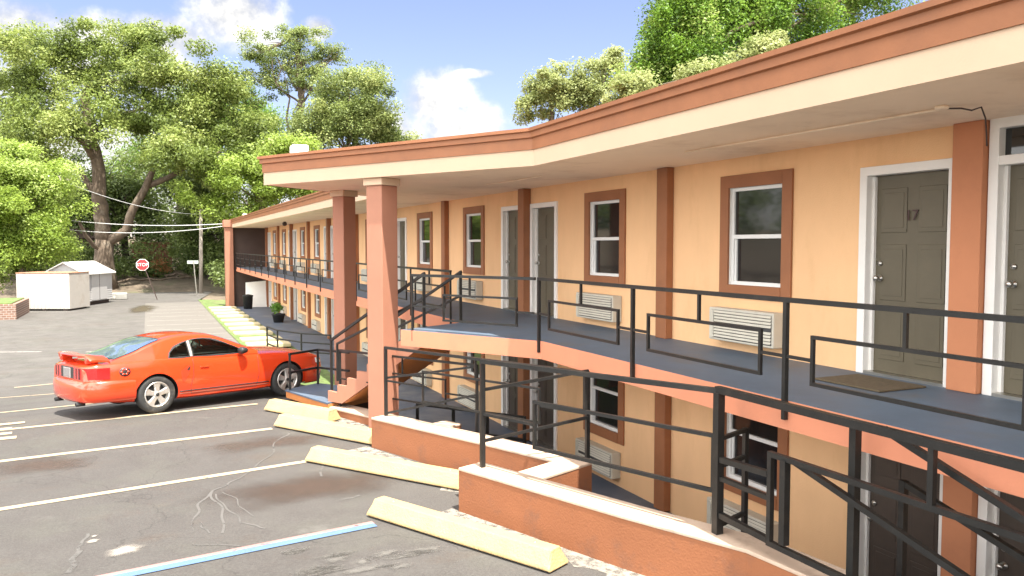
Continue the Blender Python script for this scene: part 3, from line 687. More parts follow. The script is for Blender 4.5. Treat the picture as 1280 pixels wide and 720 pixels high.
t = thing('walkway_railing', 'short black railing on the flared landing at the head of the stairs', 'railing', (-3.0, 11.85, DECK), 0, GRP)
rail_run(t, (-3.0, 11.85), (-1.87, 9.88), DECK, 2.745, .19, .57, 1, drop=.16, post_last=False, hoop=(.28, .87))
t = thing('walkway_railing', 'long black upper walkway railing receding along the far wing', 'railing', (-1.825, 13.35, DECK), 0, GRP)
rail_run(t, (-1.825, 13.35), (-1.825, 51.1), DECK, 2.745, .19, .57, 16, drop=.12)
G2 = 'black railings on the stepped walls'
t = thing('wall_railing', 'black railing on the nearest stepped wall, with one long hoop panel', 'railing', (-3.20, 8.52, .62), 0, G2)
rail_run(t, (-3.20, 8.52), (-2.1, 5.66), .60, 1.86, .40, .90, 1, post_last=False, hoop=(.27, .985), w=.05, pw=.062, top2=1.91)
t = thing('wall_railing', 'black railing on the middle stepped wall beside the salmon column', 'railing', (-3.46, 11.74, .62), 0, G2)
rail_run(t, (-3.46, 11.74), (-1.88, 8.38), .60, 1.66, .34, .78, 1, hoop=(.22, .80), w=.04, pw=.055)
t = thing('wall_railing', 'black railing on the lowest stepped wall next to the stair foot', 'railing', (-3.66, 14.0, .37), 0, G2)
rail_run(t, (-3.66, 14.0), (-2.33, 10.85), .35, 1.36, .30, .72, 1, hoop=(.25, .8), w=.036, pw=.045, top2=1.44, zb2=.45)
t = thing('cross_railing', 'two bar black cross railing between the nearest and middle wall railings', 'railing', (-3.20, 8.52, .62), 0, G2)
MB().bar((-3.18, 8.52, 1.53), (-1.88, 8.36, 1.69), .034, BK).build('upper_bar', t); MB().bar((-3.18, 8.52, .93), (-1.88, 8.36, 1.12), .034, BK).build('lower_bar', t)
t = thing('cross_railing', 'two bar black cross railing between the middle and lowest wall railings', 'railing', (-3.46, 11.74, .62), 0, G2)
MB().bar((-3.44, 11.74, 1.2), (-2.33, 10.87, 1.42), .032, BK).build('upper_bar', t); MB().bar((-3.44, 11.74, .66), (-2.33, 10.87, 1.0), .032, BK).build('lower_bar', t)
t = thing('wall_railing', 'heavy black railing with double posts at the lower right, nearest the camera', 'railing', (-2.1, 5.66, .62), 0, G2)
rail_run(t, (-2.1, 5.66), (-2.1, 1.40), .60, 1.92, .16, .90, 1, hoop=(.155, .86), w=.062, pw=.085)
rail_run(t, (-2.1, 1.40), (-2.1, -2.8), .60, 1.92, .16, .90, 1, hoop=(.14, .86), w=.062, pw=.085, post_first=False)
MB().bar((-2.1, 4.84, .80), (-2.1, 4.84, 1.49), .06, BK).build('post', t)
MB().bar((-2.1, 5.62, 1.30), (-2.1, 5.02, 1.33), .05, BK).build('link_bar', t); MB().bar((-2.1, 5.62, .80), (-2.1, 5.02, .78), .05, BK).build('link_bar', t)
t = thing('cross_railing', 'small black return panel fixed behind the double post at the lower right', 'railing', (-2.06, 5.68, .62), 0, G2)
q = [(-2.05, 5.69), (-1.62, 5.86)]
for z in (1.47, 1.22, .68): MB().bar((*q[0], z), (*q[1], z), .036, BK).build('bar', t)
MB().bar((*q[1], .45), (*q[1], 1.49), .045, BK).build('post', t)
t = thing('ramp_handrail', 'sloping black handrail bars going down behind the heavy railing', 'handrail', (-1.96, 4.27, .6), 0)
for a, b in [((-1.97, 4.02, 1.90), (-1.97, 1.0, .92)), ((-2.04, 4.80, 1.48), (-1.97, 1.6, .62)), ((-1.45, 4.27, 1.38), (-1.45, 1.2, .55))]: MB().bar(a, b, .045, BK).build('sloping_bar', t)
MB().bar((-1.97, 4.27, -.58), (-1.97, 4.27, 1.90), .062, BK).build('post', t); MB().bar((-1.97, 2.2, -.58), (-1.97, 2.2, 1.30), .05, BK).build('post', t)
MB().bar((-1.45, 4.27, -.58), (-1.45, 4.27, 1.40), .05, BK).build('post', t); MB().bar((-1.45, 2.2, -.58), (-1.45, 2.2, .83), .05, BK).build('post', t)
# handrails of the stair
def handrail(off, label):
    a = FOOT+INW*off; b = HEAD+INW*off; t = thing('stair_handrail', label, 'handrail', P3(a, ZF), 0, 'handrails of the staircase')
    A = Vector(P3(a, ZF+1.08)); B = Vector(P3(b, DECK+.86)); mb = MB()
    mb.bar(A, B, .042, BK, ext=.02); MB().bar(P3(a, ZF), A, .042, BK).build('post', t); MB().bar(P3(b, DECK-.1), B, .042, BK).build('post', t)
    mid = a.lerp(b, .5); MB().bar(P3(mid, (ZF+DECK)/2), A.lerp(B, .5), .04, BK).build('post', t)
    mb.build('top_rail', t); mb = MB(); dz = Vector((0, 0, .40))
    mb.bar(A.lerp(B, .07)-dz*.35, B-dz, .036, BK); mb.bar(A.lerp(B, .07)-dz*.35, A.lerp(B, .07)-dz*2, .036, BK); mb.build('lower_rail', t); return t
handrail(.03, 'black outer stair handrail passing in front of the far salmon column')
handrail(.96, 'black inner stair handrail rising to the landing behind the near column')
t = thing('platform_railing', 'small black railing around the blue pad at the stair foot', 'railing', (-4.28, 15.55, .45))
for q in ((-4.28, 15.55), (-3.67, 15.98)): MB().bar((*q, .45), (*q, 1.13), .04, BK).build('post', t)
q = [(-4.28, 15.55), (-3.67, 15.98), (-3.2, 15.3)]
for z, nm in ((1.135, 'top_rail'), (.78, 'lower_rail')):
    mb = MB(); mb.bar((*q[0], z), (*q[1], z), .04, BK, ext=.02); mb.bar((*q[1], z-.001), (*q[2], z-.001), .039, BK); mb.build(nm, t)
t = thing('courtyard_railing', 'black railing standing on the grass verge beyond the car bonnet', 'railing', (-3.0, 28.6, -.5))
pts = [(-3.0, 28.6), (-2.85, 27.2), (-2.3, 25.9), (-1.55, 25.0)]
for q in pts: MB().bar((*q, -.6), (*q, .38), .05, BK).build('post', t)
for z, nm in ((.40, 'top_rail'), (.12, 'middle_rail'), (-.18, 'lower_rail')):
    mb = MB()
    for a, b in zip(pts, pts[1:]): mb.bar((*a, z), (*b, z), .042, BK, ext=.01)
    mb.build(nm, t)
t = thing('courtyard_railing', 'black metal frame on the lower floor under the landing', 'railing', (-2.2, 13.0, -.58))
for q in ((-2.45, 13.35), (-2.0, 12.75), (-1.6, 12.2), (-1.2, 11.6)): MB().bar((*q, -.58), (*q, .42), .045, BK).build('post', t)
for z in (.42, .05): MB().bar((-2.45, 13.35, z), (-1.2, 11.6, z), .04, BK, ext=.02).build('rail', t)

# ------------------------------------------------------------------ car (local frame: x forward, y left, origin on the ground under the rear axle)
paint = mat('orange_red_car_paint', (.63, .047, .010), .24, .02, 3, coat=1., spec=.5)
trim = mat('black_plastic_trim', (.02, .02, .02), .5, .2, 6)
def clearglass():
    m = bpy.data.materials.new('clear_side_glass'); m.use_nodes = True; n = m.node_tree.nodes; l = m.node_tree.links
    for x in list(n): n.remove(x)
    o = n.new('ShaderNodeOutputMaterial'); f = n.new('ShaderNodeFresnel'); f.inputs['IOR'].default_value = 1.6; g = n.new('ShaderNodeBsdfGlossy'); g.inputs['Roughness'].default_value = .02
    t = n.new('ShaderNodeBsdfTransparent'); t.inputs['Color'].default_value = (.62, .74, .66, 1); x = n.new('ShaderNodeMixShader'); l.new(f.outputs[0], x.inputs[0]); l.new(t.outputs[0], x.inputs[1]); l.new(g.outputs[0], x.inputs[2]); l.new(x.outputs[0], o.inputs[0]); return m
sideglass = clearglass()
tyrem = mat('tyre_rubber', (.028, .028, .027), .75, .2, 9, .15, 40, dirt=(.16, .14, .11), dscale=5, damt=.5)
alloy = mat('silver_alloy', (.68, .66, .62), .32, .05, 5, metal=.75); lampred = mat('red_lens', (.42, .012, .012), .12, .1, 8, coat=1.)
carglass = mat('tinted_car_glass', (.045, .06, .05), .03, .2, 2, spec=1., coat=1.)
rearglass = mat('rear_screen_glass', (.09, .13, .19), .03, .2, 2, spec=1., coat=1.)
plate = mat('licence_plate', (.20, .19, .19), .5, .25, 30); seatm = mat('seat_cloth', (.04, .04, .045), .9, .2, 5)
CA = math.atan2(.388, .921); cl = Vector((-math.sin(CA), math.cos(CA)))
cr_ = Vector((-6.59, 15.17))+cl*.92
car = thing('parked_car', 'orange red two door coupe with a rear spoiler parked nose in by the stair', 'car', (cr_.x, cr_.y, Zg(cr_.y)+.02), CA)
car.rotation_euler[0] = -.035; car.rotation_euler[1] = .02; car.scale = (1, 1.0, 1)
def smooth_interp(x, xp, fp):
    # monotone-ish cubic (finite-difference Hermite)
    xp = np.array(xp, float); fp = np.array(fp, float); m = np.gradient(fp, xp); i = np.clip(np.searchsorted(xp, x)-1, 0, len(xp)-2)
    h = xp[i+1]-xp[i]; t = np.clip((x-xp[i])/h, 0, 1)
    return (2*t**3-3*t**2+1)*fp[i]+(t**3-2*t**2+t)*h*m[i]+(-2*t**3+3*t**2)*fp[i+1]+(t**3-t**2)*h*m[i+1]
SX = [-1.0, -.93, -.7, -.35, 0, .4, .8, 1.3, 1.8, 2.1, 2.45, 2.8, 3.1, 3.35, 3.5, 3.57]
SW = [.70, .78, .86, .905, .925, .915, .90, .895, .90, .905, .91, .90, .86, .78, .68, .58]
SB = [.84, .885, .905, .915, .925, .92, .905, .89, .885, .88, .87, .845, .80, .735, .67, .60]      # shoulder height
ST = [.90, .945, .965, .975, .98, .96, .94, .93, .94, .955, .945, .915, .865, .79, .715, .63]      # centre line height
ZB = [.40, .33, .27, .23, .21, .20, .19, .19, .19, .20, .21, .21, .22, .24, .28, .34]
def body():
    mb = MB(); V = []; F = []; xs = np.concatenate([[-1.0, -.985], np.arange(-.95, 3.5, .06), [3.5, 3.54, 3.57]]); ns = 0
    for x in xs:
        w, b, t, zb = (float(smooth_interp(x, SX, q)) for q in (SW, SB, ST, ZB))
        h = b-zb
        half = [(0, zb), (w*.55, zb), (w*.90, zb+.005), (w*.955, zb+.04), (w*.968, zb+.10), (w*.985, zb+.25*h), (w, zb+.45*h), (w*1.003, zb+.60*h), (w*.995, zb+.66*h), (w*.985, zb+.80*h), (w*.965, zb+.93*h), (w*.935, b), (w*.88, b+.016), (w*.70, b+(t-b)*.62), (w*.35, b+(t-b)*.93), (0, t)]
        row = half+[(-y, z) for y, z in half[-2:0:-1]]; ns = len(row); V += [(x, y, z) for y, z in row]
    n = len(xs)
    for i in range(n-1):
        for k in range(ns): F.append((i*ns+k, (i+1)*ns+k, (i+1)*ns+(k+1) % ns, i*ns+(k+1) % ns))
    F += [tuple(range(ns)), tuple((n-1)*ns+k for k in range(ns-1, -1, -1))]
    mb.add(V, F, paint, True); mb._m(trim); o = recalc(mb.build('body', car, local=True)); return o
bodyo = body()
# wheel arches
cut = MB()
for x in (0, 2.575):
    for s in (-1, 1): cut.lathe([(0, 0), (.372, 0), (.372, .5), (0, .5)], (x, s*.60, .325), (0, s, 0), trim, 40)
bm = bmesh.new(); tmp = cut.build('cutter', local=True)
bm.from_mesh(tmp.data); bmesh.ops.remove_doubles(bm, verts=bm.verts, dist=1e-5); bmesh.ops.dissolve_degenerate(bm, edges=bm.edges, dist=1e-6); bmesh.ops.recalc_face_normals(bm, faces=bm.faces); bm.to_mesh(tmp.data); bm.free()
md = bodyo.modifiers.new('arch', 'BOOLEAN'); md.object = tmp; md.operation = 'DIFFERENCE'; md.solver = 'EXACT'
bodyo.parent = None; dg = bpy.context.evaluated_depsgraph_get(); me = bpy.data.meshes.new_from_object(bodyo.evaluated_get(dg)); bodyo.modifiers.clear(); bodyo.data = me; me.name = 'body'; bodyo.parent = car
bpy.data.objects.remove(tmp)
for p in me.polygons:
    c = p.center
    if abs(c.y) < .90 and any(abs(math.hypot(c.x-x, c.z-.325)-.372) < .012 and abs(p.normal.y) < .5 for x in (0, 2.575)): p.material_index = 1
    if any(math.hypot(c.x-x, c.z-.325) < .37 for x in (0, 2.575)) and abs(abs(c.y)-.60) < .01: p.material_index = 1
try:
    me.set_sharp_from_angle(angle=R(38))
except Exception: pass
bvb = BVHTree.FromPolygons([v.co for v in me.vertices], [tuple(p.vertices) for p in me.polygons])
# cabin
RX = [-.66, -.40, -.1, .15, .45, .8, 1.05, 1.35, 1.65, 1.97]; RZ = [.955, 1.065, 1.195, 1.275, 1.335, 1.352, 1.33, 1.235, 1.105, .945]
def zroof(x): return float(smooth_interp(x, RX, RZ))
def yside(z, x=1.): 
    t = min(1.2, max(0, (z-.90)/.42)); base = .845-.06*max(0, -x)/.6
    return base-.225*t**1.15-.02*t*t
def cabin():
    mb = MB(); V = []; F = []; xs = np.arange(-.66, 1.9701, .0175)
    for x in xs:
        z = zroof(x); zc = z-.05*min(1, (z-.93)/.2); row = []
        for k in range(26):
            zz = .88+(zc-.88)*k/25; row.append((yside(zz, x), zz))
        y1 = row[-1][0]; row += [(y1*.965, zc+.022*min(1, (z-.93)/.2)), (y1*.86, zc+.55*(z-zc)+.008), (y1*.6, zc+.86*(z-zc)), (y1*.3, zc+.97*(z-zc)), (0, z)]
        row = row+[(-y, q) for y, q in row[-2::-1]]; ns = len(row); V += [(x, y, q) for y, q in row]
    for i in range(len(xs)-1):
        for k in range(ns-1): F.append((i*ns+k, (i+1)*ns+k, (i+1)*ns+k+1, i*ns+k+1))
    F += [tuple(range(ns))[::-1], tuple((len(xs)-1)*ns+k for k in range(ns))]
    mb.add(V, F, paint, True); o = recalc(mb.build('cabin', car, local=True)); o.data.set_sharp_from_angle(angle=R(42)); return o
cab = cabin(); bvc = BVHTree.FromPolygons([v.co for v in cab.data.vertices], [tuple(p.vertices) for p in cab.data.polygons])
def side_patch(poly, s, off, m, name, parent=car, bv=None, n=26, smooth=True):
    xs0 = min(p[0] for p in poly); xs1 = max(p[0] for p in poly); mb = MB(); V = []
    def span(x):
        zs = []
        for (a, b) in zip(poly, poly[1:]+poly[:1]):
            if (a[0]-x)*(b[0]-x) <= 0 and a[0] != b[0]: zs.append(a[1]+(b[1]-a[1])*(x-a[0])/(b[0]-a[0]))
        return (min(zs), max(zs)) if zs else None
    rows = []
    for i in range(n+1):
        x = xs0+(xs1-xs0)*(i/n); x = min(max(x, xs0+1e-4), xs1-1e-4); lo, hi = span(x); rows.append((x, lo, hi))
    for x, lo, hi in rows:
        for k in range(5):
            z = lo+(hi-lo)*k/4
            if bv: 
                h = bv.ray_cast(Vector((x, s*2, z)), Vector((0, -s, 0))); y = abs(h[0].y) if h[0] else yside(z, x)
            else: y = yside(z, x)
            V.append((x, s*(y+off), z))
    mb.add(V, [(i*5+k, (i+1)*5+k, (i+1)*5+k+1, i*5+k+1) for i in range(n) for k in range(4)], m, smooth); return mb.build(name, parent, local=True)
Qw = [(.24, .945), (.27, 1.03), (.36, 1.11), (.50, 1.175), (.62, 1.213), (.62, .945)]
Dw = [(.68, .94), (.68, 1.225), (.80, 1.243), (.95, 1.243), (1.10, 1.222), (1.30, 1.155), (1.50, 1.068), (1.70, .97), (1.72, .935)]
def grow(poly, k):
    cx = sum(p[0] for p in poly)/len(poly); cz = sum(p[1] for p in poly)/len(poly)
    return [(x+k*(1 if x > cx else -1), z+k*(1 if z > cz else -1)) for x, z in poly]
for s in (-1, 1):
    def inside(poly, x, z):
        c = False
        for (x1, z1), (x2, z2) in zip(poly, poly[1:]+poly[:1]):
            if (z1 > z) != (z2 > z) and x < (x2-x1)*(z-z1)/(z2-z1)+x1: c = not c
        return c
    side_patch(Qw, s, .004, sideglass, 'quarter_window', bv=bvc); side_patch(Dw, s, .004, sideglass, 'side_window', bv=bvc, n=30)
    for poly in (Qw, Dw):                          # black rubber frame round each pane
        cx = sum(p[0] for p in poly)/len(poly); cz = sum(p[1] for p in poly)/len(poly); mb = MB(); V = []; nn = 0
        for a, b in zip(poly, poly[1:]+poly[:1]):
            for i in range(6):
                x = a[0]+(b[0]-a[0])*i/6; z = a[1]+(b[1]-a[1])*i/6; d = math.hypot(x-cx, z-cz)
                for g_, off in ((-.012, .006), (.024, .004)):
                    q = (cx+(x-cx)*(1+g_/d), cz+(z-cz)*(1+g_/d)); h = bvc.ray_cast(Vector((q[0], s*2, q[1])), Vector((0, -s, 0))); y = abs(h[0].y) if h[0] else yside(q[1], q[0]); V.append((q[0], s*(y+off), q[1]))
                nn += 1
        mb.add(V, [(2*i, 2*i+1, 2*((i+1) % nn)+1, 2*((i+1) % nn)) for i in range(nn)], trim, True); mb.build('window_frame', car, local=True)
    side_patch([(.628, .945), (.628, 1.215), (.672, 1.225), (.672, .945)], s, .010, alloy, 'window_pillar', bv=bvc, n=3)
bm = bmesh.new(); bm.from_mesh(cab.data); bm.faces.ensure_lookup_table()
kill = [f for f in bm.faces if abs(f.calc_center_median().y) > .5 and any(inside(p, f.calc_center_median().x, f.calc_center_median().z) for p in (Qw, Dw))]
bmesh.ops.delete(bm, geom=kill, context='FACES'); bm.to_mesh(cab.data); bm.free()
def seat(x, y):
    t = MB(); t.box(x-.10, x+.06, y-.23, y+.23, .70, 1.10, seatm, .05); t.box(x-.11, x-.01, y-.13, y+.13, 1.11, 1.25, seatm, .04); t.bar((x-.05, y, 1.08), (x-.05, y, 1.14), .05, seatm); return t.build('seat', car, local=True)
seat(.78, .36); seat(.78, -.36)
t = MB(); t.box(-.25, -.05, -.55, .55, .80, 1.04, seatm, .05); t.build('rear_seat', car, local=True)
t = MB(); t.box(1.42, 1.85, -.70, .70, .93, .99, seatm, .03); t.build('dashboard', car, local=True)
t = MB(); t.tube([(1.30+.03*math.sin(a), .36+.18*math.cos(a), 1.0+.17*math.sin(a)) for a in np.linspace(0, 2*math.pi, 25)], .014, trim, 6, caps=False); t.bar((1.42, .36, .98), (1.31, .36, 1.0), .05, trim); t.build('steering_wheel', car, local=True)
t = MB(); t.box(-.45, 1.80, -.72, .72, .962, .968, seatm); t.build('parcel_shelf', car, local=True)
def top_patch(x0, x1, inset, off, m, name, n=16):
    mb = MB(); V = []
    for i in range(n+1):
        x = x0+(x1-x0)*i/n; z = zroof(x); zc = z-.05*min(1, (z-.93)/.2); y1 = yside(zc, x)-inset
        for k in range(13):
            y = -y1+2*y1*k/12; h = bvc.ray_cast(Vector((x, y, 3)), Vector((0, 0, -1))); q = h[0] if h[0] else Vector((x, y, z)); nn = h[1] if h[0] else Vector((0, 0, 1)); V.append(tuple(q+nn*off))
    mb.add(V, [(i*13+k, (i+1)*13+k, (i+1)*13+k+1, i*13+k+1) for i in range(n) for k in range(12)], m, True); return mb.build(name, car, local=True)
top_patch(-.615, .20, .045, .003, trim, 'rear_screen_surround'); top_patch(-.58, .16, .075, .007, rearglass, 'rear_screen')
top_patch(1.10, 1.93, .03, .003, trim, 'windscreen_surround'); top_patch(1.13, 1.90, .055, .007, carglass, 'windscreen')
# seams and mouldings projected on the flank
def seam(path, s, m, r, name, off=.001, bv=None):
    pts = []
    for (a, b) in zip(path, path[1:]):
        k = max(2, int(math.hypot(b[0]-a[0], b[1]-a[1])/.05))
        for i in range(k+1):
            x = a[0]+(b[0]-a[0])*i/k; z = a[1]+(b[1]-a[1])*i/k; h = (bv or bvb).ray_cast(Vector((x, s*2, z)), Vector((0, -s, 0)))
            if h[0] is None or abs(h[0].y) < .5: continue
            q = (x, h[0].y+s*off, z)
            if not pts or (Vector(q)-Vector(pts[-1])).length > .005: pts.append(q)
    return MB().tube(pts, r, m, 6).build(name, car, local=True) if len(pts) > 1 else None
for s in (-1, 1):
    seam([(.66, .90), (.655, .60), (.60, .40), (.62, .27), (1.90, .27), (1.955, .5), (1.94, .86)], s, trim, .0045, 'door_seam')
    seam([(.40, .335), (2.17, .335)], s, trim, .011, 'side_moulding', .002)
    seam([(.40, .295), (2.17, .295)], s, mat('sill_stripe', (.30, .10, .06), .5), .008, 'sill_stripe', .002)
    # scoop behind the door
    side_patch([(.42, .70), (.56, .79), (.60, .78), (.58, .66), (.48, .50), (.44, .52)], s, .003, mat('scoop_shade', (.50, .04, .012), .4, coat=.6), 'side_scoop', bv=bvb, n=14)
    side_patch([(.53, .715), (.59, .775), (.60, .765), (.575, .69)], s, .006, trim, 'side_scoop', bv=bvb, n=8)
    side_patch([(-.90, .62), (-.64, .62), (-.64, .632), (-.90, .632)], s, .004, lampred, 'side_marker', bv=bvb, n=6)
    # door handle
    h = bvb.ray_cast(Vector((.86, s*2, .74)), Vector((0, -s, 0)))[0]
    mb = MB(); mb.box(.79, .95, h.y-.012*s, h.y+.022*s, .725, .752, paint, .008); mb.build('handle', car, local=True)
    # mirror
    mb = MB(); bm_ = MB(); c = Vector((1.60, s*.965, .985)); ring = []; V = []
    for xx, ry, rz in ((-.075, .088, .062), (-.05, .098, .07), (.0, .092, .066), (.06, .065, .05), (.09, .02, .02)):
        for k in range(14): a = 2*math.pi*k/14; V.append((c.x+xx, c.y+ry*math.cos(a), c.z+rz*math.sin(a)))
    mb.add(V, [(i*14+k, i*14+(k+1) % 14, (i+1)*14+(k+1) % 14, (i+1)*14+k) for i in range(4) for k in range(14)]+[tuple(range(14))], trim, True)
    mb.bar((1.62, s*.80, .93), (1.61, s*.91, .965), .05, trim); recalc(mb.build('mirror', car, local=True))
# fuel filler with black emblem-like louvre disc on the right quarter
h = bvb.ray_cast(Vector((-.50, -2, .775)), Vector((0, 1, 0))); c, nn = h[0], h[1]
mb = MB(); mb.lathe([(0, .008), (.072, .008), (.078, .0)], c, nn, trim, 24)
for k in range(6):
    a = k*math.pi/3; u = Vector((1, 0, 0)); w = nn.cross(u).normalized(); u = w.cross(nn)
    mb.lathe([(0, .012), (.016, .012), (.018, .007)], c+(u*math.cos(a)+w*math.sin(a))*.045, nn, paint, 8)
mb.build('fuel_cap', car, local=True)
# bumpers
def bumper(plan, prof, m, name):
    pl = [Vector(p) for p in plan]; pl = pl+[Vector((p.x, -p.y)) for p in pl[-2::-1]]; V = []; n = len(pl)
    for i, p in enumerate(pl):
        d = (pl[min(i+1, n-1)]-pl[max(i-1, 0)]).normalized(); nor = Vector((d.y, -d.x))
        if nor.dot(p-Vector((1.3, 0))) < 0: nor = -nor
        for ins, z in prof: q = p-nor*ins; V.append((q.x, q.y, z))
    k = len(prof); mb = MB(); mb.add(V, [(i*k+j, (i+1)*k+j, (i+1)*k+j+1, i*k+j+1) for i in range(n-1) for j in range(k-1)], m, True); o = recalc(mb.build(name, car, local=True)); return o
bumper([(-.36, .918), (-.50, .915), (-.66, .905), (-.80, .875), (-.92, .82), (-1.0, .72), (-1.045, .58), (-1.065, .40), (-1.075, .2), (-1.08, 0)], [(.25, .275), (.05, .285), (.015, .32), (.0, .40), (-.005, .50), (.0, .58), (.015, .63), (.05, .655), (.2, .668)], paint, 'rear_bumper')
bumper([(2.97, .90), (3.15, .875), (3.32, .82), (3.46, .70), (3.55, .5), (3.59, .25), (3.60, 0)], [(.2, .20), (.03, .205), (.0, .25), (-.005, .40), (.0, .50), (.03, .56), (.2, .585)], paint, 'front_bumper')
for s in (-1, 1):
    # wrap-round tail lamp: three segments in a red block
    pl = [(-1.012, .30), (-1.012, .52), (-.992, .66), (-.955, .755), (-.86, .835), (-.70, .872)]
    mb = MB(); n = len(pl); V = []
    for i, (x, y) in enumerate(pl):
        d = Vector(pl[min(i+1, n-1)])-Vector(pl[max(i-1, 0)]); nor = Vector((-d.y, d.x)).normalized()
        for o in (.0, .06):
            for z in (.675, .865): V.append((x-(-nor.x)*(.0 if o == 0 else -.06)*0+(0 if o == 0 else .06*(1 if x < -.9 else .3)), s*(y-(0 if o == 0 else .05*(0 if x < -1 else 1))), z))
    F = []
    for i in range(n-1):
        a = i*4; b = a+4; F += [(a, b, b+1, a+1), (a+2, a+3, b+3, b+2), (a, a+2, b+2, b), (a+1, b+1, b+3, a+3)]
    F += [(0, 1, 3, 2), ((n-1)*4, (n-1)*4+2, (n-1)*4+3, (n-1)*4+1)]
    mb.add(V, F, lampred); lamp = recalc(mb.build('tail_light', car, local=True))
    for y in (.42, .55): MB().box(-1.018, -1.0, s*y-.008, s*y+.008, .68, .86, trim).build('lens_divider', lamp, local=True)
    # exhaust tip
    mb = MB(); mb.lathe([(.03, .12), (.034, .12), (.034, 0), (.03, 0), (.028, .1), (0, .1)], (-1.05, s*.50, .255), (1, 0, 0), trim, 16); mb.build('exhaust_tip', car, local=True)
MB().box(-1.0135, -.99, -.298, .298, .672, .868, trim, .006).build('rear_panel', car, local=True)
pt = MB(); pt.box(-1.024, -1.0145, -.155, .155, .69, .845, plate, .006); pt.build('number_plate', car, local=True)
# blurred unreadable plate characters as small raised blocks are left off; only the frame is built
MB().box(-1.021, -1.0137, -.165, .165, .682, .852, alloy, .004).build('plate_frame', car, local=True)
# spoiler
mb = MB(); V = []; ys_ = np.linspace(-.74, .74, 25)
for y in ys_:
    e = min(1, (abs(y)/.74)); lift = 1.065-.085*max(0, (e-.82)/.18)**1.5; x0 = -1.02+.10*e**3; ch = .24+.02*e
    for (dx, dz) in ((0, .004), (.02, .022), (.10, .018), (ch, -.012), (ch, -.026), (.10, -.012), (.02, -.012)): V.append((x0+dx, y, lift+dz))
mb.add(V, [(i*7+k, i*7+(k+1) % 7, (i+1)*7+(k+1) % 7, (i+1)*7+k) for i in range(24) for k in range(7)]+[tuple(range(7)), tuple(24*7+k for k in range(6, -1, -1))], paint, True)
for s in (-1, 1): mb.box(-.94, -.78, s*.60-.05, s*.60+.05, .93, 1.05, paint, .02)
o = recalc(mb.build('spoiler', car, local=True)); o.data.set_sharp_from_angle(angle=R(40))
# wheels
def make_wheel(x, y, s):
    w = MB(); prof = [(.0, -.19), (.215, -.19), (.235, -.20), (.30, -.205), (.322, -.19), (.328, -.15), (.328, -.055), (.322, -.015), (.30, .0), (.245, .004), (.222, -.006), (.218, -.02)]
    ax = Vector((0, s, 0)); w.lathe(prof, (0, 0, 0), ax, tyrem, 40); t = recalc(w.build('wheel', car, local=True)); t.location = (x, y, .328)
    r = MB(); r.lathe([(.224, -.008), (.222, .004), (.205, .002), (.196, -.012), (.192, -.10), (.0, -.10)], (0, 0, 0), ax, alloy, 40)
    r.lathe([(.0, .002), (.048, .0), (.064, -.01), (.07, -.04)], (0, 0, 0), ax, alloy, 24)
    for k in range(5):
        a = 2*math.pi*k/5+math.pi/2; u = Vector((math.cos(a), 0, math.sin(a))); v = Vector((-math.sin(a), 0, math.cos(a))); V = []
        for rr, hw, dp in ((.045, .040, -.004), (.12, .046, -.008), (.198, .066, -.004)):
            for q, d in ((-hw, dp-.008), (-hw*.6, dp), (hw*.6, dp), (hw, dp-.008), (hw, dp-.045), (-hw, dp-.045)): V.append(u*rr+v*q+ax*d)
        r.add(V, [(i*6+k2, i*6+(k2+1) % 6, (i+1)*6+(k2+1) % 6, (i+1)*6+k2) for i in range(2) for k2 in range(6)], alloy)
    recalc(r.build('rim', t, local=True))
    d = MB(); d.lathe([(.15, -.07), (.0, -.07)], (0, 0, 0), ax, trim, 24); d.lathe([(.192, -.095), (.0, -.095)], (0, 0, 0), ax, trim, 24); d.lathe([(0, .006), (.03, .005), (.034, -.004)], (0, 0, 0), ax, trim, 16); d.build('brake_disc', t, local=True); return t
for s in (-1, 1):
    for x in (0, 2.575): make_wheel(x, s*.90, s)
# wheel-well liners and floor pan shadow side
MB().box(-.3, 2.9, -.62, .62, .20, .30, trim).build('floor_pan', car, local=True)
for s in (-1, 1):      # headlights
    pl = [(3.30, .80), (3.42, .72), (3.52, .58)]; mb = MB(); V = []
    for x, y in pl: V += [(x+.02, s*(y+.02), .60), (x-.01, s*(y+.005), .70), (x-.12, s*(y-.1), .70), (x-.12, s*(y-.1), .60)]
    mb.add(V, [(i*4+k, i*4+(k+1) % 4, (i+1)*4+(k+1) % 4, (i+1)*4+k) for i in range(2) for k in range(4)]+[(0, 1, 2, 3), (8, 11, 10, 9)], mat('headlamp_lens', (.6, .6, .58), .1, coat=1)); recalc(mb.build('headlight', car, local=True))

done = set()
for o in car.children_recursive:
    if o.type != 'MESH' or o.location.length > .01 or o.parent.name.startswith('wheel') or o.data.name in done: continue
    done.add(o.data.name)
    for v in o.data.vertices:
        if v.co.x < -.32: v.co.x = -.32+(v.co.x+.32)*1.20

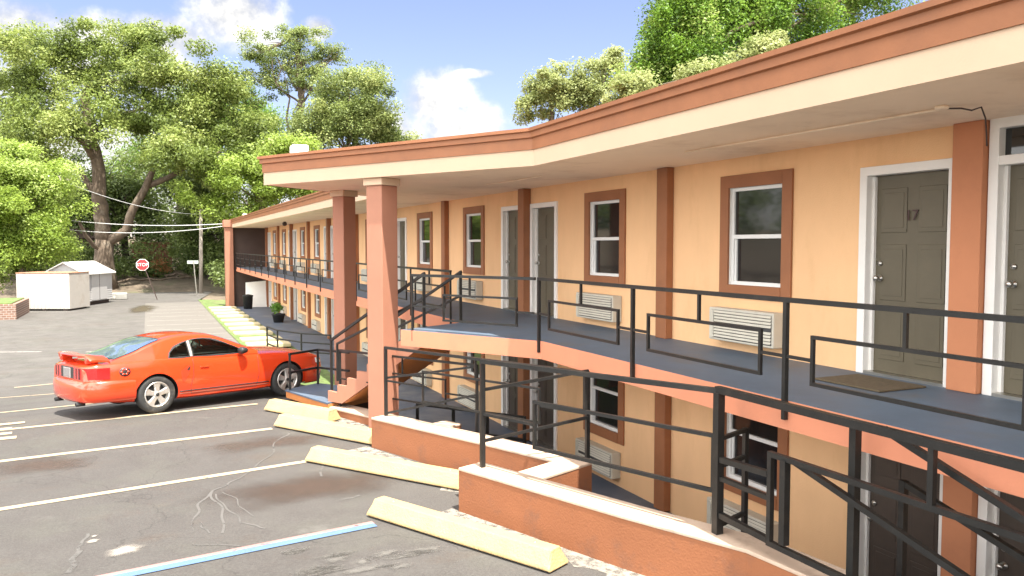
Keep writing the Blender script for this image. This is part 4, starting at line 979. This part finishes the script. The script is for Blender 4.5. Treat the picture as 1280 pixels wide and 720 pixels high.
# ------------------------------------------------------------------ vegetation
def leaves(name, parent, clumps, n, size, m, flat=.75, droop=0., aspect=.55, up=.5):
    """clumps: list of (centre, radius); n leaf blades in each; leaf blades are small diamond faces filling the clump."""
    C = np.array([c for c, r in clumps], float); Rr = np.array([r for c, r in clumps], float); k = len(C)
    idx = np.repeat(np.arange(k), n); T = len(idx)
    d = rng.normal(size=(T, 3)); d /= np.linalg.norm(d, axis=1, keepdims=True); rad = rng.random(T)**.45
    sub = rng.normal(size=(T, 3))*.10
    pos = C[idx]+(d*rad[:, None]+sub)*Rr[idx][:, None]*np.array([1, 1, flat])
    if droop: pos[:, 2] -= droop*rng.random(T)**2*Rr[idx]
    nor = rng.normal(size=(T, 3)); nor[:, 2] = np.abs(nor[:, 2])+up; nor += d*.6; nor /= np.linalg.norm(nor, axis=1, keepdims=True)
    a = rng.normal(size=(T, 3)); a -= nor*(a*nor).sum(1, keepdims=True); a /= np.linalg.norm(a, axis=1, keepdims=True); b = np.cross(nor, a)
    s = size*(.6+.8*rng.random(T))[:, None]
    off = np.array(WL.get(parent.name, Vector((0, 0, 0)))) if parent else np.zeros(3)
    pos = pos-off
    V = np.stack([pos-a*s*.5, pos+b*s*aspect*.5, pos+a*s*.5, pos-b*s*aspect*.5], 1).reshape(-1, 3)
    me = bpy.data.meshes.new(name); me.vertices.add(T*4); me.vertices.foreach_set('co', V.ravel().astype(np.float32))
    me.loops.add(T*4); me.loops.foreach_set('vertex_index', np.arange(T*4, dtype=np.int32)); me.polygons.add(T)
    me.polygons.foreach_set('loop_start', np.arange(0, T*4, 4, dtype=np.int32)); me.polygons.foreach_set('loop_total', np.full(T, 4, dtype=np.int32))
    ct = rng.random(k); tint = np.clip(ct[idx]*.62+rng.random(T)*.38, 0, 1)
    at_ = me.attributes.new('tint', 'FLOAT', 'POINT'); at_.data.foreach_set('value', np.repeat(tint, 4).astype(np.float32))
    me.materials.append(m); me.update(); o = bpy.data.objects.new(name, me); COL.objects.link(o)
    if parent is not None: o.parent = parent
    WL[o.name] = Vector(off); return o
def ell(c, r, k, rc, shell=.55):
    """k clump centres in an ellipsoid, biased outward, with clump radii near rc."""
    o = []
    for _ in range(k):
        d = rng.normal(size=3); d /= np.linalg.norm(d); q = shell+(1-shell)*rng.random() if rng.random() < .8 else rng.random()*shell
        lump = 1+.22*math.sin(3*d[0]+5*d[1]+c[0])+.14*math.sin(7*d[2]+4*d[0])
        o.append((np.array(c)+d*q*np.array(r)*lump, rc*(.6+.8*rng.random())))
    return o
def limb(mb, a, b, r0, r1, m, n=5, wob_=.06):
    a = Vector(a); b = Vector(b); ln = (b-a).length; pts = []
    for i in range(n+1):
        t = i/n; q = a.lerp(b, t); k = wob_*ln*math.sin(math.pi*t); q += Vector((random.uniform(-k, k), random.uniform(-k, k), random.uniform(-k, k)*.6+.06*ln*math.sin(math.pi*t))); pts.append(q)
    mb.tube(pts, [r0+(r1-r0)*i/n for i in range(n+1)], m, 8); return pts
def tree(name, label, cat, base, clumps, n, size, m, trunk_top, tr=.25, group=None, bark=None, limbs=8, lr=.35, **kw):
    bark = bark or M['bark']; t = thing(name, label, cat, base, 0, group); mb = MB(); B = Vector(base); top = Vector(trunk_top)
    pts = limb(mb, B-Vector((0, 0, .3)), top, tr*1.15, tr*.6, bark, 6, .03); mb.tube([B-Vector((0, 0, .3)), B+Vector((0, 0, .5))], [tr*1.6, tr*1.05], bark, 10); mb.build('trunk', t)
    cs = random.sample(range(len(clumps)), min(limbs, len(clumps)))
    if cs:
        mb = MB()
        for c in cs:
            tgt = Vector(clumps[c][0]); s = pts[random.randint(3, 6)]; p = limb(mb, s, tgt, tr*lr, tr*.07, bark, 5, .08)
            for _ in range(2):
                q = p[random.randint(2, 4)]; limb(mb, q, tgt+Vector((random.uniform(-1, 1), random.uniform(-1, 1), random.uniform(-.2, .9)))*clumps[c][1], tr*lr*.4, tr*.04, bark, 3, .1)
        mb.build('limbs', t)
    leaves('crown', t, clumps, n, size, m, **kw); return t
def w3(u, v, Y): p = at(u, v, Y); return (p.x, p.y, p.z)
# big forked oak across the end of the lot
OY = 71.0
t = thing('oak_tree', 'huge spreading oak with pale forked trunk and gnarled limbs behind the stop sign', 'tree', w3(130, 350, OY)); mb = MB()
B = Vector(w3(130, 352, OY)); bark = M['bark']
mb.tube([B-Vector((0, 0, 1)), B+Vector((0, 0, .6)), Vector(w3(130, 318, OY)), Vector(w3(131, 300, OY))], [1.15, .85, .68, .7], bark, 12); mb.build('trunk', t)
L_ = []
def limbp(px, r0, r1, Y0_=OY, Y1_=OY):
    mb = MB(); n = len(px); pts = [Vector(w3(u, v, Y0_+(Y1_-Y0_)*i/(n-1))) for i, (u, v) in enumerate(px)]
    fine = []
    for i in range(n-1):
        for k in range(3): fine.append(pts[i].lerp(pts[i+1], k/3)+Vector((random.uniform(-.08, .08),)*3)*(1 if k else 0))
    fine.append(pts[-1]); m = len(fine); mb.tube(fine, [r0+(r1-r0)*i/(m-1) for i in range(m)], bark, 9); mb.build('limb', t)
limbp([(130, 303), (126, 270), (124, 235), (121, 200), (113, 165), (106, 125), (112, 108), (130, 102), (152, 104), (163, 100), (185, 107)], .62, .10)
limbp([(131, 305), (143, 298), (158, 288), (166, 262), (182, 235), (190, 215), (205, 185), (222, 150), (238, 120)], .45, .10, OY, OY-3)
limbp([(124, 245), (112, 232), (97, 212), (88, 206)], .30, .10)
limbp([(182, 233), (210, 222), (240, 205), (275, 190)], .28, .07, OY-1, OY-5)
limbp([(121, 200), (100, 175), (70, 150), (40, 130)], .30, .06, OY, OY-3); limbp([(113, 165), (140, 150), (165, 140), (200, 128)], .26, .06)
limbp([(129, 318), (112, 300), (100, 280), (95, 275)], .2, .06, OY, OY-3)
cl_ = []
def ocl(u, v, rx, ry, k, rc, dY=0, ry3=4): c = w3(u, v, OY+dY); s = OY/ (FPX*.92); cl_.extend(ell(c, (rx*s, ry3, ry*s), k, rc, .45))
for a in [(150, 55, 62, 26, 34), (70, 62, 52, 26, 20), (18, 62, 34, 24, 9), (215, 90, 60, 24, 24), (110, 95, 60, 30, 20), (45, 115, 62, 36, 26), (25, 170, 50, 40, 22), (160, 150, 62, 34, 30), (235, 140, 58, 32, 28), (290, 115, 44, 24, 14), (95, 160, 34, 34, 12), (300, 170, 50, 34, 24), (215, 190, 46, 26, 18, ), (265, 205, 40, 30, 16)]:
    ocl(*a, 1.25, random.uniform(-5, 2))
leaves('crown', t, cl_, 470, .215, M['leaf_oak'], flat=.62, up=.25)
def pxtree(name, label, u, vbase, Y, blobs, n, size, m, rc, tr=.3, group=None, zb=None, ttop=None, **kw):
    """blobs: (u, v, rx, ry, k) of the crown at distance Y."""
    s = Y/(FPX*.92); cs = []
    for (bu, bv_, rx, ry, k) in blobs: cs += ell(w3(bu, bv_, Y), (rx*s, min(rx, ry)*s*1.0, ry*s), k, rc)
    b = list(w3(u, vbase, Y)); 
    if zb is not None: b[2] = zb
    else: b[2] = terr(b[0], b[1])
    tu, tv = ttop or (blobs[0][0], blobs[0][1]); return tree(name, label, 'tree', tuple(b), cs, n, size, m, w3(tu, tv, Y), tr, group, **kw)
BGT = 'trees beyond the motel and the lot'
pxtree('pine_tree', 'tall thin pine with an airy crown standing above the other trees', 372, 300, 84, [(365, 66, 58, 28, 54), (392, 96, 40, 24, 24), (338, 100, 44, 22, 24), (370, 42, 24, 12, 10), (318, 70, 12, 10, 4), (418, 70, 10, 8, 4)], 200, .21, M['leaf_pine'], .95, .42, BGT, ttop=(370, 50), limbs=16, lr=.3, flat=.55)
pxtree('rounded_tree', 'dense rounded tree at the right end of the tree line, just above the motel roof', 440, 300, 76, [(445, 138, 58, 50, 90), (400, 160, 40, 34, 30), (470, 165, 34, 30, 22), (440, 225, 56, 40, 40)], 480, .21, M['leaf_pine'], 1.25, .4, BGT, limbs=10)
pxtree('leafy_tree', 'bright green tree leaning over the far end of the motel roof', 335, 340, 66, [(320, 215, 52, 40, 40), (285, 235, 40, 40, 26), (365, 200, 34, 24, 14), (355, 235, 50, 20, 20)], 460, .21, M['leaf_bright'], 1.15, .3, BGT)
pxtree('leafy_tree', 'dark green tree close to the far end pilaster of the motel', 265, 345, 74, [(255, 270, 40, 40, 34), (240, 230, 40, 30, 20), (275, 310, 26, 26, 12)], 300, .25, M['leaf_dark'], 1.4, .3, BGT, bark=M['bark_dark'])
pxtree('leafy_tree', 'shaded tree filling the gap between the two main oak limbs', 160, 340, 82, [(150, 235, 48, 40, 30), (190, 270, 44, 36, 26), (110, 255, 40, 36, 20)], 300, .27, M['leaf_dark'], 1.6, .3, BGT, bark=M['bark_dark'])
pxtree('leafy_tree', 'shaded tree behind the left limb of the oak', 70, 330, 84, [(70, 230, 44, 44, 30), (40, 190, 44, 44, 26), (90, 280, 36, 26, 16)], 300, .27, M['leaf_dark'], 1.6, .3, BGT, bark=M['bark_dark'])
pxtree('leafy_tree', 'mid green tree between the oak and the pine, low in the gap', 225, 330, 90, [(220, 200, 60, 40, 40), (300, 158, 60, 40, 46), (335, 190, 54, 44, 44), (270, 130, 50, 30, 24)], 360, .25, M['leaf_mid'], 1.8, .35, BGT)
# bright shrub tree at the left border
pxtree('shrub_tree', 'bright yellow green bushy tree at the left border behind the brick planter', 30, 380, 57.5, [(25, 262, 56, 54, 90), (10, 215, 40, 34, 36), (52, 300, 32, 32, 30), (-40, 260, 50, 70, 50), (0, 325, 34, 26, 26)], 520, .16, M['leaf_bright'], .85, .2, None, limbs=5)
# trees rising behind the motel roof, right of centre
pxtree('leafy_tree', 'pale yellow green tree behind the roof at its bend', 700, 300, 38, [(690, 118, 36, 30, 34), (735, 112, 34, 34, 34), (762, 96, 22, 30, 14), (660, 138, 16, 18, 6), (715, 185, 60, 50, 50)], 330, .15, M['leaf_pale'], .62, .16, BGT, limbs=14, zb=-.6)
t_ = pxtree('leafy_tree', 'large dense green tree hung with vines above the near roof', 900, 300, 26, [(860, 30, 75, 80, 90), (960, 0, 95, 90, 90), (1060, -30, 95, 80, 60), (820, 88, 50, 45, 36), (905, -80, 130, 60, 60), (900, 150, 110, 70, 60)], 640, .115, M['leaf_mid'], .58, .3, BGT, limbs=14, zb=-.6, droop=1.6)
pxtree('leafy_tree', 'lighter sunlit tree in front of the vine covered one, tops just over the fascia', 830, 300, 23, [(790, 115, 30, 30, 22), (960, 68, 40, 26, 26), (880, 92, 30, 22, 14), (860, 165, 90, 50, 50)], 380, .12, M['leaf_pale'], .45, .16, BGT, limbs=3, lr=.12, zb=-.6)
# undergrowth on the bank
cs = []
for _ in range(230):
    x = random.uniform(-22, 12); y = 73.5+14*random.random()**1.6; cs.append((np.array((x, y, terr(x, y)+random.uniform(.2, 2.6))), random.uniform(.6, 1.6)))
for _ in range(60):
    x = random.uniform(-2, 10); y = random.uniform(62, 74); cs.append((np.array((x, y, terr(x, y)+random.uniform(.1, 2.2))), random.uniform(.5, 1.3)))
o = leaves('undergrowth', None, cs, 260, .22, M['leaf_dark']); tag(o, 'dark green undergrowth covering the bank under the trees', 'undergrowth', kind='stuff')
# far wood closing the horizon
cs = []
for k in range(260):
    a = random.uniform(-.75, 1.25); r = random.uniform(100, 135); cs.append((np.array((CAMP.x+r*math.sin(a), r*math.cos(a), random.uniform(-1, 13))), random.uniform(2.2, 4.2)))
o = leaves('far_wood', None, cs, 260, .62, M['leaf_dark'], flat=.9); tag(o, 'dark wood far behind the tree line', 'wood', kind='stuff')
# fallen branches and litter on the bank
for k, (u, v, ln, a) in enumerate([(165, 350, 2.6, .2), (190, 356, 1.8, -.4), (215, 352, 2.2, .6), (238, 362, 1.6, .1), (150, 345, 2.0, -.2), (225, 358, 2.4, -.15)]):
    p = Vector(w3(u, v, 72.5+k*.5)); p.z = terr(p.x, p.y)+.12; d = Vector((math.cos(a), math.sin(a)*.4, .05*(-1)**k)); mb = MB(); limb(mb, p-d*ln/2, p+d*ln/2, .09, .04, M['bark'], 5, .06)
    for _ in range(3): limb(mb, p+d*random.uniform(-.3, .4)*ln, p+Vector((random.uniform(-.7, .7), random.uniform(-.4, .4), random.uniform(.1, .5))), .035, .015, M['bark'], 3, .1)
    tag(mb.build('fallen_branch'), ['pale fallen branch left of the stop sign', 'fallen branch at the foot of the stop sign', 'fallen branch right of the stop sign', 'fallen branch below the street name sign', 'fallen branch beside the oak trunk', 'longest fallen branch near the utility pole'][k], 'branch', 'fallen branches on the bank')

# ------------------------------------------------------------------ street furniture and outbuildings
p = gr(199, 366, -.45); sx, sy = p.x, 60.0
px = at(188, 362, 60.); base = Vector((px.x, 60., Zg(60)))
t = thing('stop_sign', 'red octagonal stop sign on a leaning thin post at the end of the lot', 'sign', base)
topv = Vector(w3(178, 331, 60.)); MB().bar(base+Vector((.45, 0, -.1)), topv+Vector((-.06, .04, .35)), .06, M['darkbrown']).build('post', t)
red = mat('sign_red', (.62, .025, .03), .45, .08, 5); wht = mat('sign_white', (.8, .8, .78), .45, .03, 5)
def octa(r): return [(r*math.cos(math.pi/8+k*math.pi/4), r*math.sin(math.pi/8+k*math.pi/4)) for k in range(8)]
def plate_(poly, c, y0, y1, m, name, par, ang=0.):
    V = []
    for yy_ in (y0, y1):
        for a, b in poly: V.append((c.x+a, c.y+yy_, c.z+b))
    n = len(poly); mb = MB(); mb.add(V, [tuple(range(n-1, -1, -1)), tuple(range(n, 2*n))]+[(i, (i+1) % n, n+(i+1) % n, n+i) for i in range(n)], m); return recalc(mb.build(name, par))
plate_(octa(.42), topv, -.02, 0, wht, 'sign_border', t); f_ = plate_(octa(.385), topv, -.025, -.021, red, 'sign_face', t)
tx = text_mesh('STOP', .30, .003, wht, 'lettering'); tx.parent = f_; tx.location = topv-base+Vector((0, -.03, 0)); tx.rotation_euler = (math.pi/2, 0, 0)
px = at(246, 356, 63.); base = Vector((px.x, 63., Zg(63))); t = thing('street_name_sign', 'small pale street name plate on a leaning post by the utility pole', 'sign', base)
q = Vector(w3(241, 328, 63.)); MB().bar(base-Vector((0, 0, .1)), q+Vector((.05, 0, .1)), .07, M['steel']).build('post', t); mb = MB(); mb.box(q.x-.38, q.x+.38, q.y-.03, q.y-.015, q.z-.10, q.z+.14, mat('faded_green_plate', (.42, .48, .42), .6, .1, 5)); mb.build('name_plate', t)
wood = mat('weathered_pole', (.30, .26, .22), .85, .2, 2, .3, 30, stretch=(6, 6, .4))
def pole(u, vt, vb, Y, label, arm=None):
    b = Vector(w3(u, vb, Y)); b.z = terr(b.x, b.y); tp = Vector(w3(u, vt, Y)); t = thing('utility_pole', label, 'pole', b, 0, 'poles among the trees'); MB().tube([b-Vector((0, 0, .4)), tp], [.16, .12], wood, 10).build('pole', t)
    if arm:
        c = tp-Vector((0, 0, .25)); MB().bar(c-Vector((.7, 0, 0)), c+Vector((.7, 0, .05)), .10, wood).build('cross_arm', t)
        for s in (-.6, 0, .6): mb = MB(); mb.lathe([(0, .22), (.05, .2), (.06, .1), (.03, .05), (.03, 0)], c+Vector((s, 0, .05)), (0, 0, 1), M['white'], 8); mb.build('insulator', t)
    return t
pole(251, 262, 356, 66., 'grey wooden utility pole next to the street name sign'); pole(74, 220, 330, 60., 'grey pole with a cross arm rising out of the bright shrub tree', True)
wirem = mat('pale_cable', (.55, .55, .55), .5, .05, 5)
def cable(a, b, sag, label, r=.022):
    a = Vector(a); b = Vector(b); pts = []
    for i in range(17):
        k = i/16; q = a.lerp(b, k); q.z -= sag*4*k*(1-k); pts.append(q)
    tag(MB().tube(pts, r, wirem, 6).build('overhead_cable'), label, 'cable', 'overhead cables')
cable(w3(74, 274, 60.), (-2.2, 51.9, 4.55), 0.25, 'upper of the two bright cables running to the end of the motel roof', .024); cable(w3(74, 286, 60.), (-2.2, 51.9, 4.42), .35, 'lower of the two bright cables running to the end of the motel roof', .022)
cable(w3(74, 224, 60.), w3(251, 268, 66.), .5, 'thin high cable strung between the two poles', .02)
# brown outbuilding and brick wall behind the oak
t = thing('brown_shed', 'dark brown timber outbuilding half hidden behind the oak and the bright tree', 'shed', (-18, 83, terr(-18, 83)))
lap = mat('brown_boards', (.10, .065, .05), .8, .25, 2, .2, 20, stretch=(5, 1, .3)); z0 = terr(-18, 80)
mb = MB(); a = at(80, 300, 79); b = at(122, 300, 79); mb.box(a.x, b.x, 79, 84, z0-1, a.z+.2, lap, .03); mb.build('wall', t)
mb = MB(); mb.add([(a.x-.4, 78.6, a.z+.15), (b.x+.4, 78.6, a.z+.15), (b.x+.4, 81.5, a.z+1.1), (a.x-.4, 81.5, a.z+1.1), (a.x-.4, 84.4, a.z+.15), (b.x+.4, 84.4, a.z+.15)], [(0, 1, 2, 3), (3, 2, 5, 4)], M['darkbrown']); mb.build('roof', t)
brick = mat('red_brick_wall', (.20, .075, .05), .85, .25, 3, .3, 20); mb = MB(); a = at(165, 325, 80); b = at(215, 325, 80); mb.box(a.x, b.x, 80, 80.3, terr(a.x, 80)-.5, a.z+1.6, brick, .02); tag(mb.build('brick_wall'), 'low red brick wall in the shade behind the stop sign', 'wall')
cs = ell(w3(201, 336, 76), (.75, .6, .75), 14, .35); o = leaves('rust_bush', None, cs, 120, .16, leafmat('rust_leaves', (.30, .13, .05), (.55, .30, .14), .3)); tag(o, 'small orange rust coloured bush to the right of the stop sign', 'bush')
# white storage box and garden shed
whiteb = mat('white_metal_siding', (.44, .41, .37), .6, .06, 1.5, .05, 30, dirt=(.30, .24, .18), dscale=1.4, damt=.45)
zl = Zg(52)
t = thing('storage_container', 'windowless white storage box with a rusty top edge in front of the garden shed', 'container', (-11.7, 53.2, zl), -.42)
w = 1.50; d = 1.10; h = 2.12
mb = MB(); mb.box(-w, w, -d, d, .10, h, whiteb, .02)
for k in range(14): x = -w+.12+k*(2*w-.24)/13; mb.box(x-.012, x+.012, -d-.014, -d, .14, h-.08, whiteb)
mb.build('body', t, local=True); mb = MB(); mb.box(-w-.02, w+.02, -d-.02, d+.02, h+.001, h+.05, mat('rusty_trim', (.34, .17, .10), .8, .3, 3), .01); mb.build('top_trim', t, local=True)
for x in (-1.2, 0, 1.2): MB().box(x-.1, x+.1, -d+.05, d-.05, -.04, .099, M['darkbrown']).build('skid', t, local=True)
t = thing('garden_shed', 'white lap sided garden shed with a gable roof standing on skids behind the storage box', 'shed', (-10.65, 57.3, zl), -.40)
lapw = mat('white_lap_siding', (.46, .45, .44), .6, .05, 2, .03, 30); w = 1.18; d = 1.75; h = 2.02; rg = 2.62
mb = MB(); mb.box(-w, w, -d, d, .24, h, lapw); mb.add([(-w, -d, h), (w, -d, h), (0, -d, rg), (-w, d, h), (w, d, h), (0, d, rg)], [(0, 1, 2), (5, 4, 3)], lapw)
for k in range(14): z = .27+k*.135; mb.add([(-w, -d-.022, z), (w, -d-.022, z), (w, -d-.002, z+.13), (-w, -d-.002, z+.13)], [(0, 1, 2, 3)], lapw); mb.add([(w+.022, -d, z), (w+.022, d, z), (w+.002, d, z+.13), (w+.002, -d, z+.13)], [(0, 1, 2, 3)], lapw)
mb.build('wall', t, local=True); mb = MB()
for s in (-1, 1): mb.add([(s*(w+.2), -d-.2, h-.10), (s*(w+.2), d+.2, h-.10), (0, d+.2, rg+.02), (0, -d-.2, rg+.02), (s*(w+.2), -d-.2, h-.03), (s*(w+.2), d+.2, h-.03), (0, d+.2, rg+.09), (0, -d-.2, rg+.09)], [(0, 1, 2, 3), (4, 7, 6, 5), (0, 4, 5, 1), (0, 3, 7, 4), (1, 5, 6, 2)], M['white'])
mb.build('roof', t, local=True)
mb = MB(); mb.box(w+.024, w+.05, -1.0, 1.0, .30, 2.0, lapw, .006); mb.box(w+.051, w+.06, -.015, .015, .30, 2.0, M['darkbrown']); mb.build('door', t, local=True)
mb = MB(); 
for s in (-1, 1): mb.box(s*w-.05*s-.05, s*w-.05*s+.05, -d-.03, -d-.024, .25, h, M['white'])
mb.build('corner_trim', t, local=True)
for x in (-.9, .9): MB().box(x-.09, x+.09, -d+.05, d-.05, -.04, .239, M['darkbrown']).build('skid', t, local=True)
# rubbish heap beside the shed
t = MB(); 
for k in range(7): x = -9.2+random.uniform(-.5, .9); y = 61.5+random.uniform(-.5, .5); t.box(x-.35, x+.35, y-.2, y+.2, Zg(61), Zg(61)+random.uniform(.15, .45), mat('grey_rubble', (.35, .34, .31), .9, .2, 3), .05)
tag(t.build('rubble_pile'), 'pile of grey rubble to the right of the garden shed', 'rubble')
# brick planter with grass on the left border
t = thing('brick_planter', 'low reddish brick planter with a grass top at the left border', 'planter', (-14.2, 47.0, zl))
def brickm():
    m = mat('planter_brick', (.27, .13, .09), .85, .15, 3); n = m.node_tree.nodes; l = m.node_tree.links; b = n.new('ShaderNodeTexBrick'); tc_ = n.new('ShaderNodeTexCoord'); mp = n.new('ShaderNodeMapping'); mp.inputs['Rotation'].default_value = (math.pi/2, 0, 0)
    b.inputs['Scale'].default_value = 2.2; b.inputs['Color1'].default_value = (.24, .135, .095, 1); b.inputs['Color2'].default_value = (.17, .095, .07, 1); b.inputs['Mortar'].default_value = (.32, .28, .24, 1); b.inputs['Mortar Size'].default_value = .03
    l.new(tc_.outputs['Object'], mp.inputs[0]); l.new(mp.outputs[0], b.inputs['Vector']); l.new(b.outputs['Color'], n['Principled BSDF'].inputs['Base Color']); return m
mb = MB(); mb.box(-19, -12.75, 46.6, 51.5, zl-.3, zl+.78, brickm(), .02); mb.build('brick_wall', t); mb = MB(); mb.box(-18.8, -12.95, 46.8, 51.3, zl+.76, zl+.84, M['grass'], .03); mb.build('lawn_top', t)
# ------------------------------------------------------------------ things by the doors
t = MB(); y = doors[0]
dm = min(doors, key=lambda d: abs(d-5.49)); t.box(-.80, -.20, dm-.42, dm+.36, DECK+.002, DECK+.02, M['coir'], .006); tag(t.build('doormat'), 'brown coir doormat before the nearest upper door', 'doormat')
t = thing('potted_plant', 'bright green plant in a black pot on the lower walkway', 'plant', (-.95, 40.2, -.55)); mb = MB(); mb.lathe([(0, 0), (.22, 0), (.30, .36), (.33, .37), (.33, .42), (.28, .42), (.27, .34), (0, .33)], (-.95, 40.2, -.55), (0, 0, 1), M['rubber'], 18); mb.build('pot', t)
leaves('foliage', t, [(np.array((-.95+random.uniform(-.2, .2), 40.2+random.uniform(-.2, .2), .05+random.uniform(-.05, .25))), .22) for _ in range(8)], 60, .13, M['leaf_pot'])
mb = MB(); mb.add([(-1.35, 50.7, -.53), (-.15, 50.5, -.53), (-.10, 50.9, 1.05), (-1.30, 51.1, .95), (-1.35, 50.76, -.53), (-.15, 50.56, -.53), (-.10, 50.96, 1.05), (-1.30, 51.16, .95)], [(0, 1, 2, 3), (7, 6, 5, 4), (0, 4, 5, 1), (1, 5, 6, 2), (2, 6, 7, 3), (3, 7, 4, 0)], M['white']); tag(recalc(mb.build('leaning_board')), 'white board leaning in the dark corner at the far end of the lower walkway', 'board')
mb = MB(); mb.lathe([(0, 0), (.24, 0), (.29, .72), (.31, .73), (.31, .80), (.05, .86), (0, .86)], (-1.35, 49.6, -.54), (0, 0, 1), M['rubber'], 18); tag(mb.build('waste_bin'), 'black waste bin beside the leaning white board', 'bin')
zs = [30.4, 32.4, 35.0, 37.1, 39.2, 41.4, 43.8, 45.9, 48.0, 50.1]
for k, y in enumerate(zs):
    mb = MB(); mb.box(-3.5, -1.98, y-.45, y+.45, Zg(y)-.06, Zg(y)+.075, M['slab'], .02); tag(mb.build('stepping_slab'), 'pale yellowish slab in the row on the grass strip beside the far lower walkway', 'slab', 'stepping slabs along the far walkway')
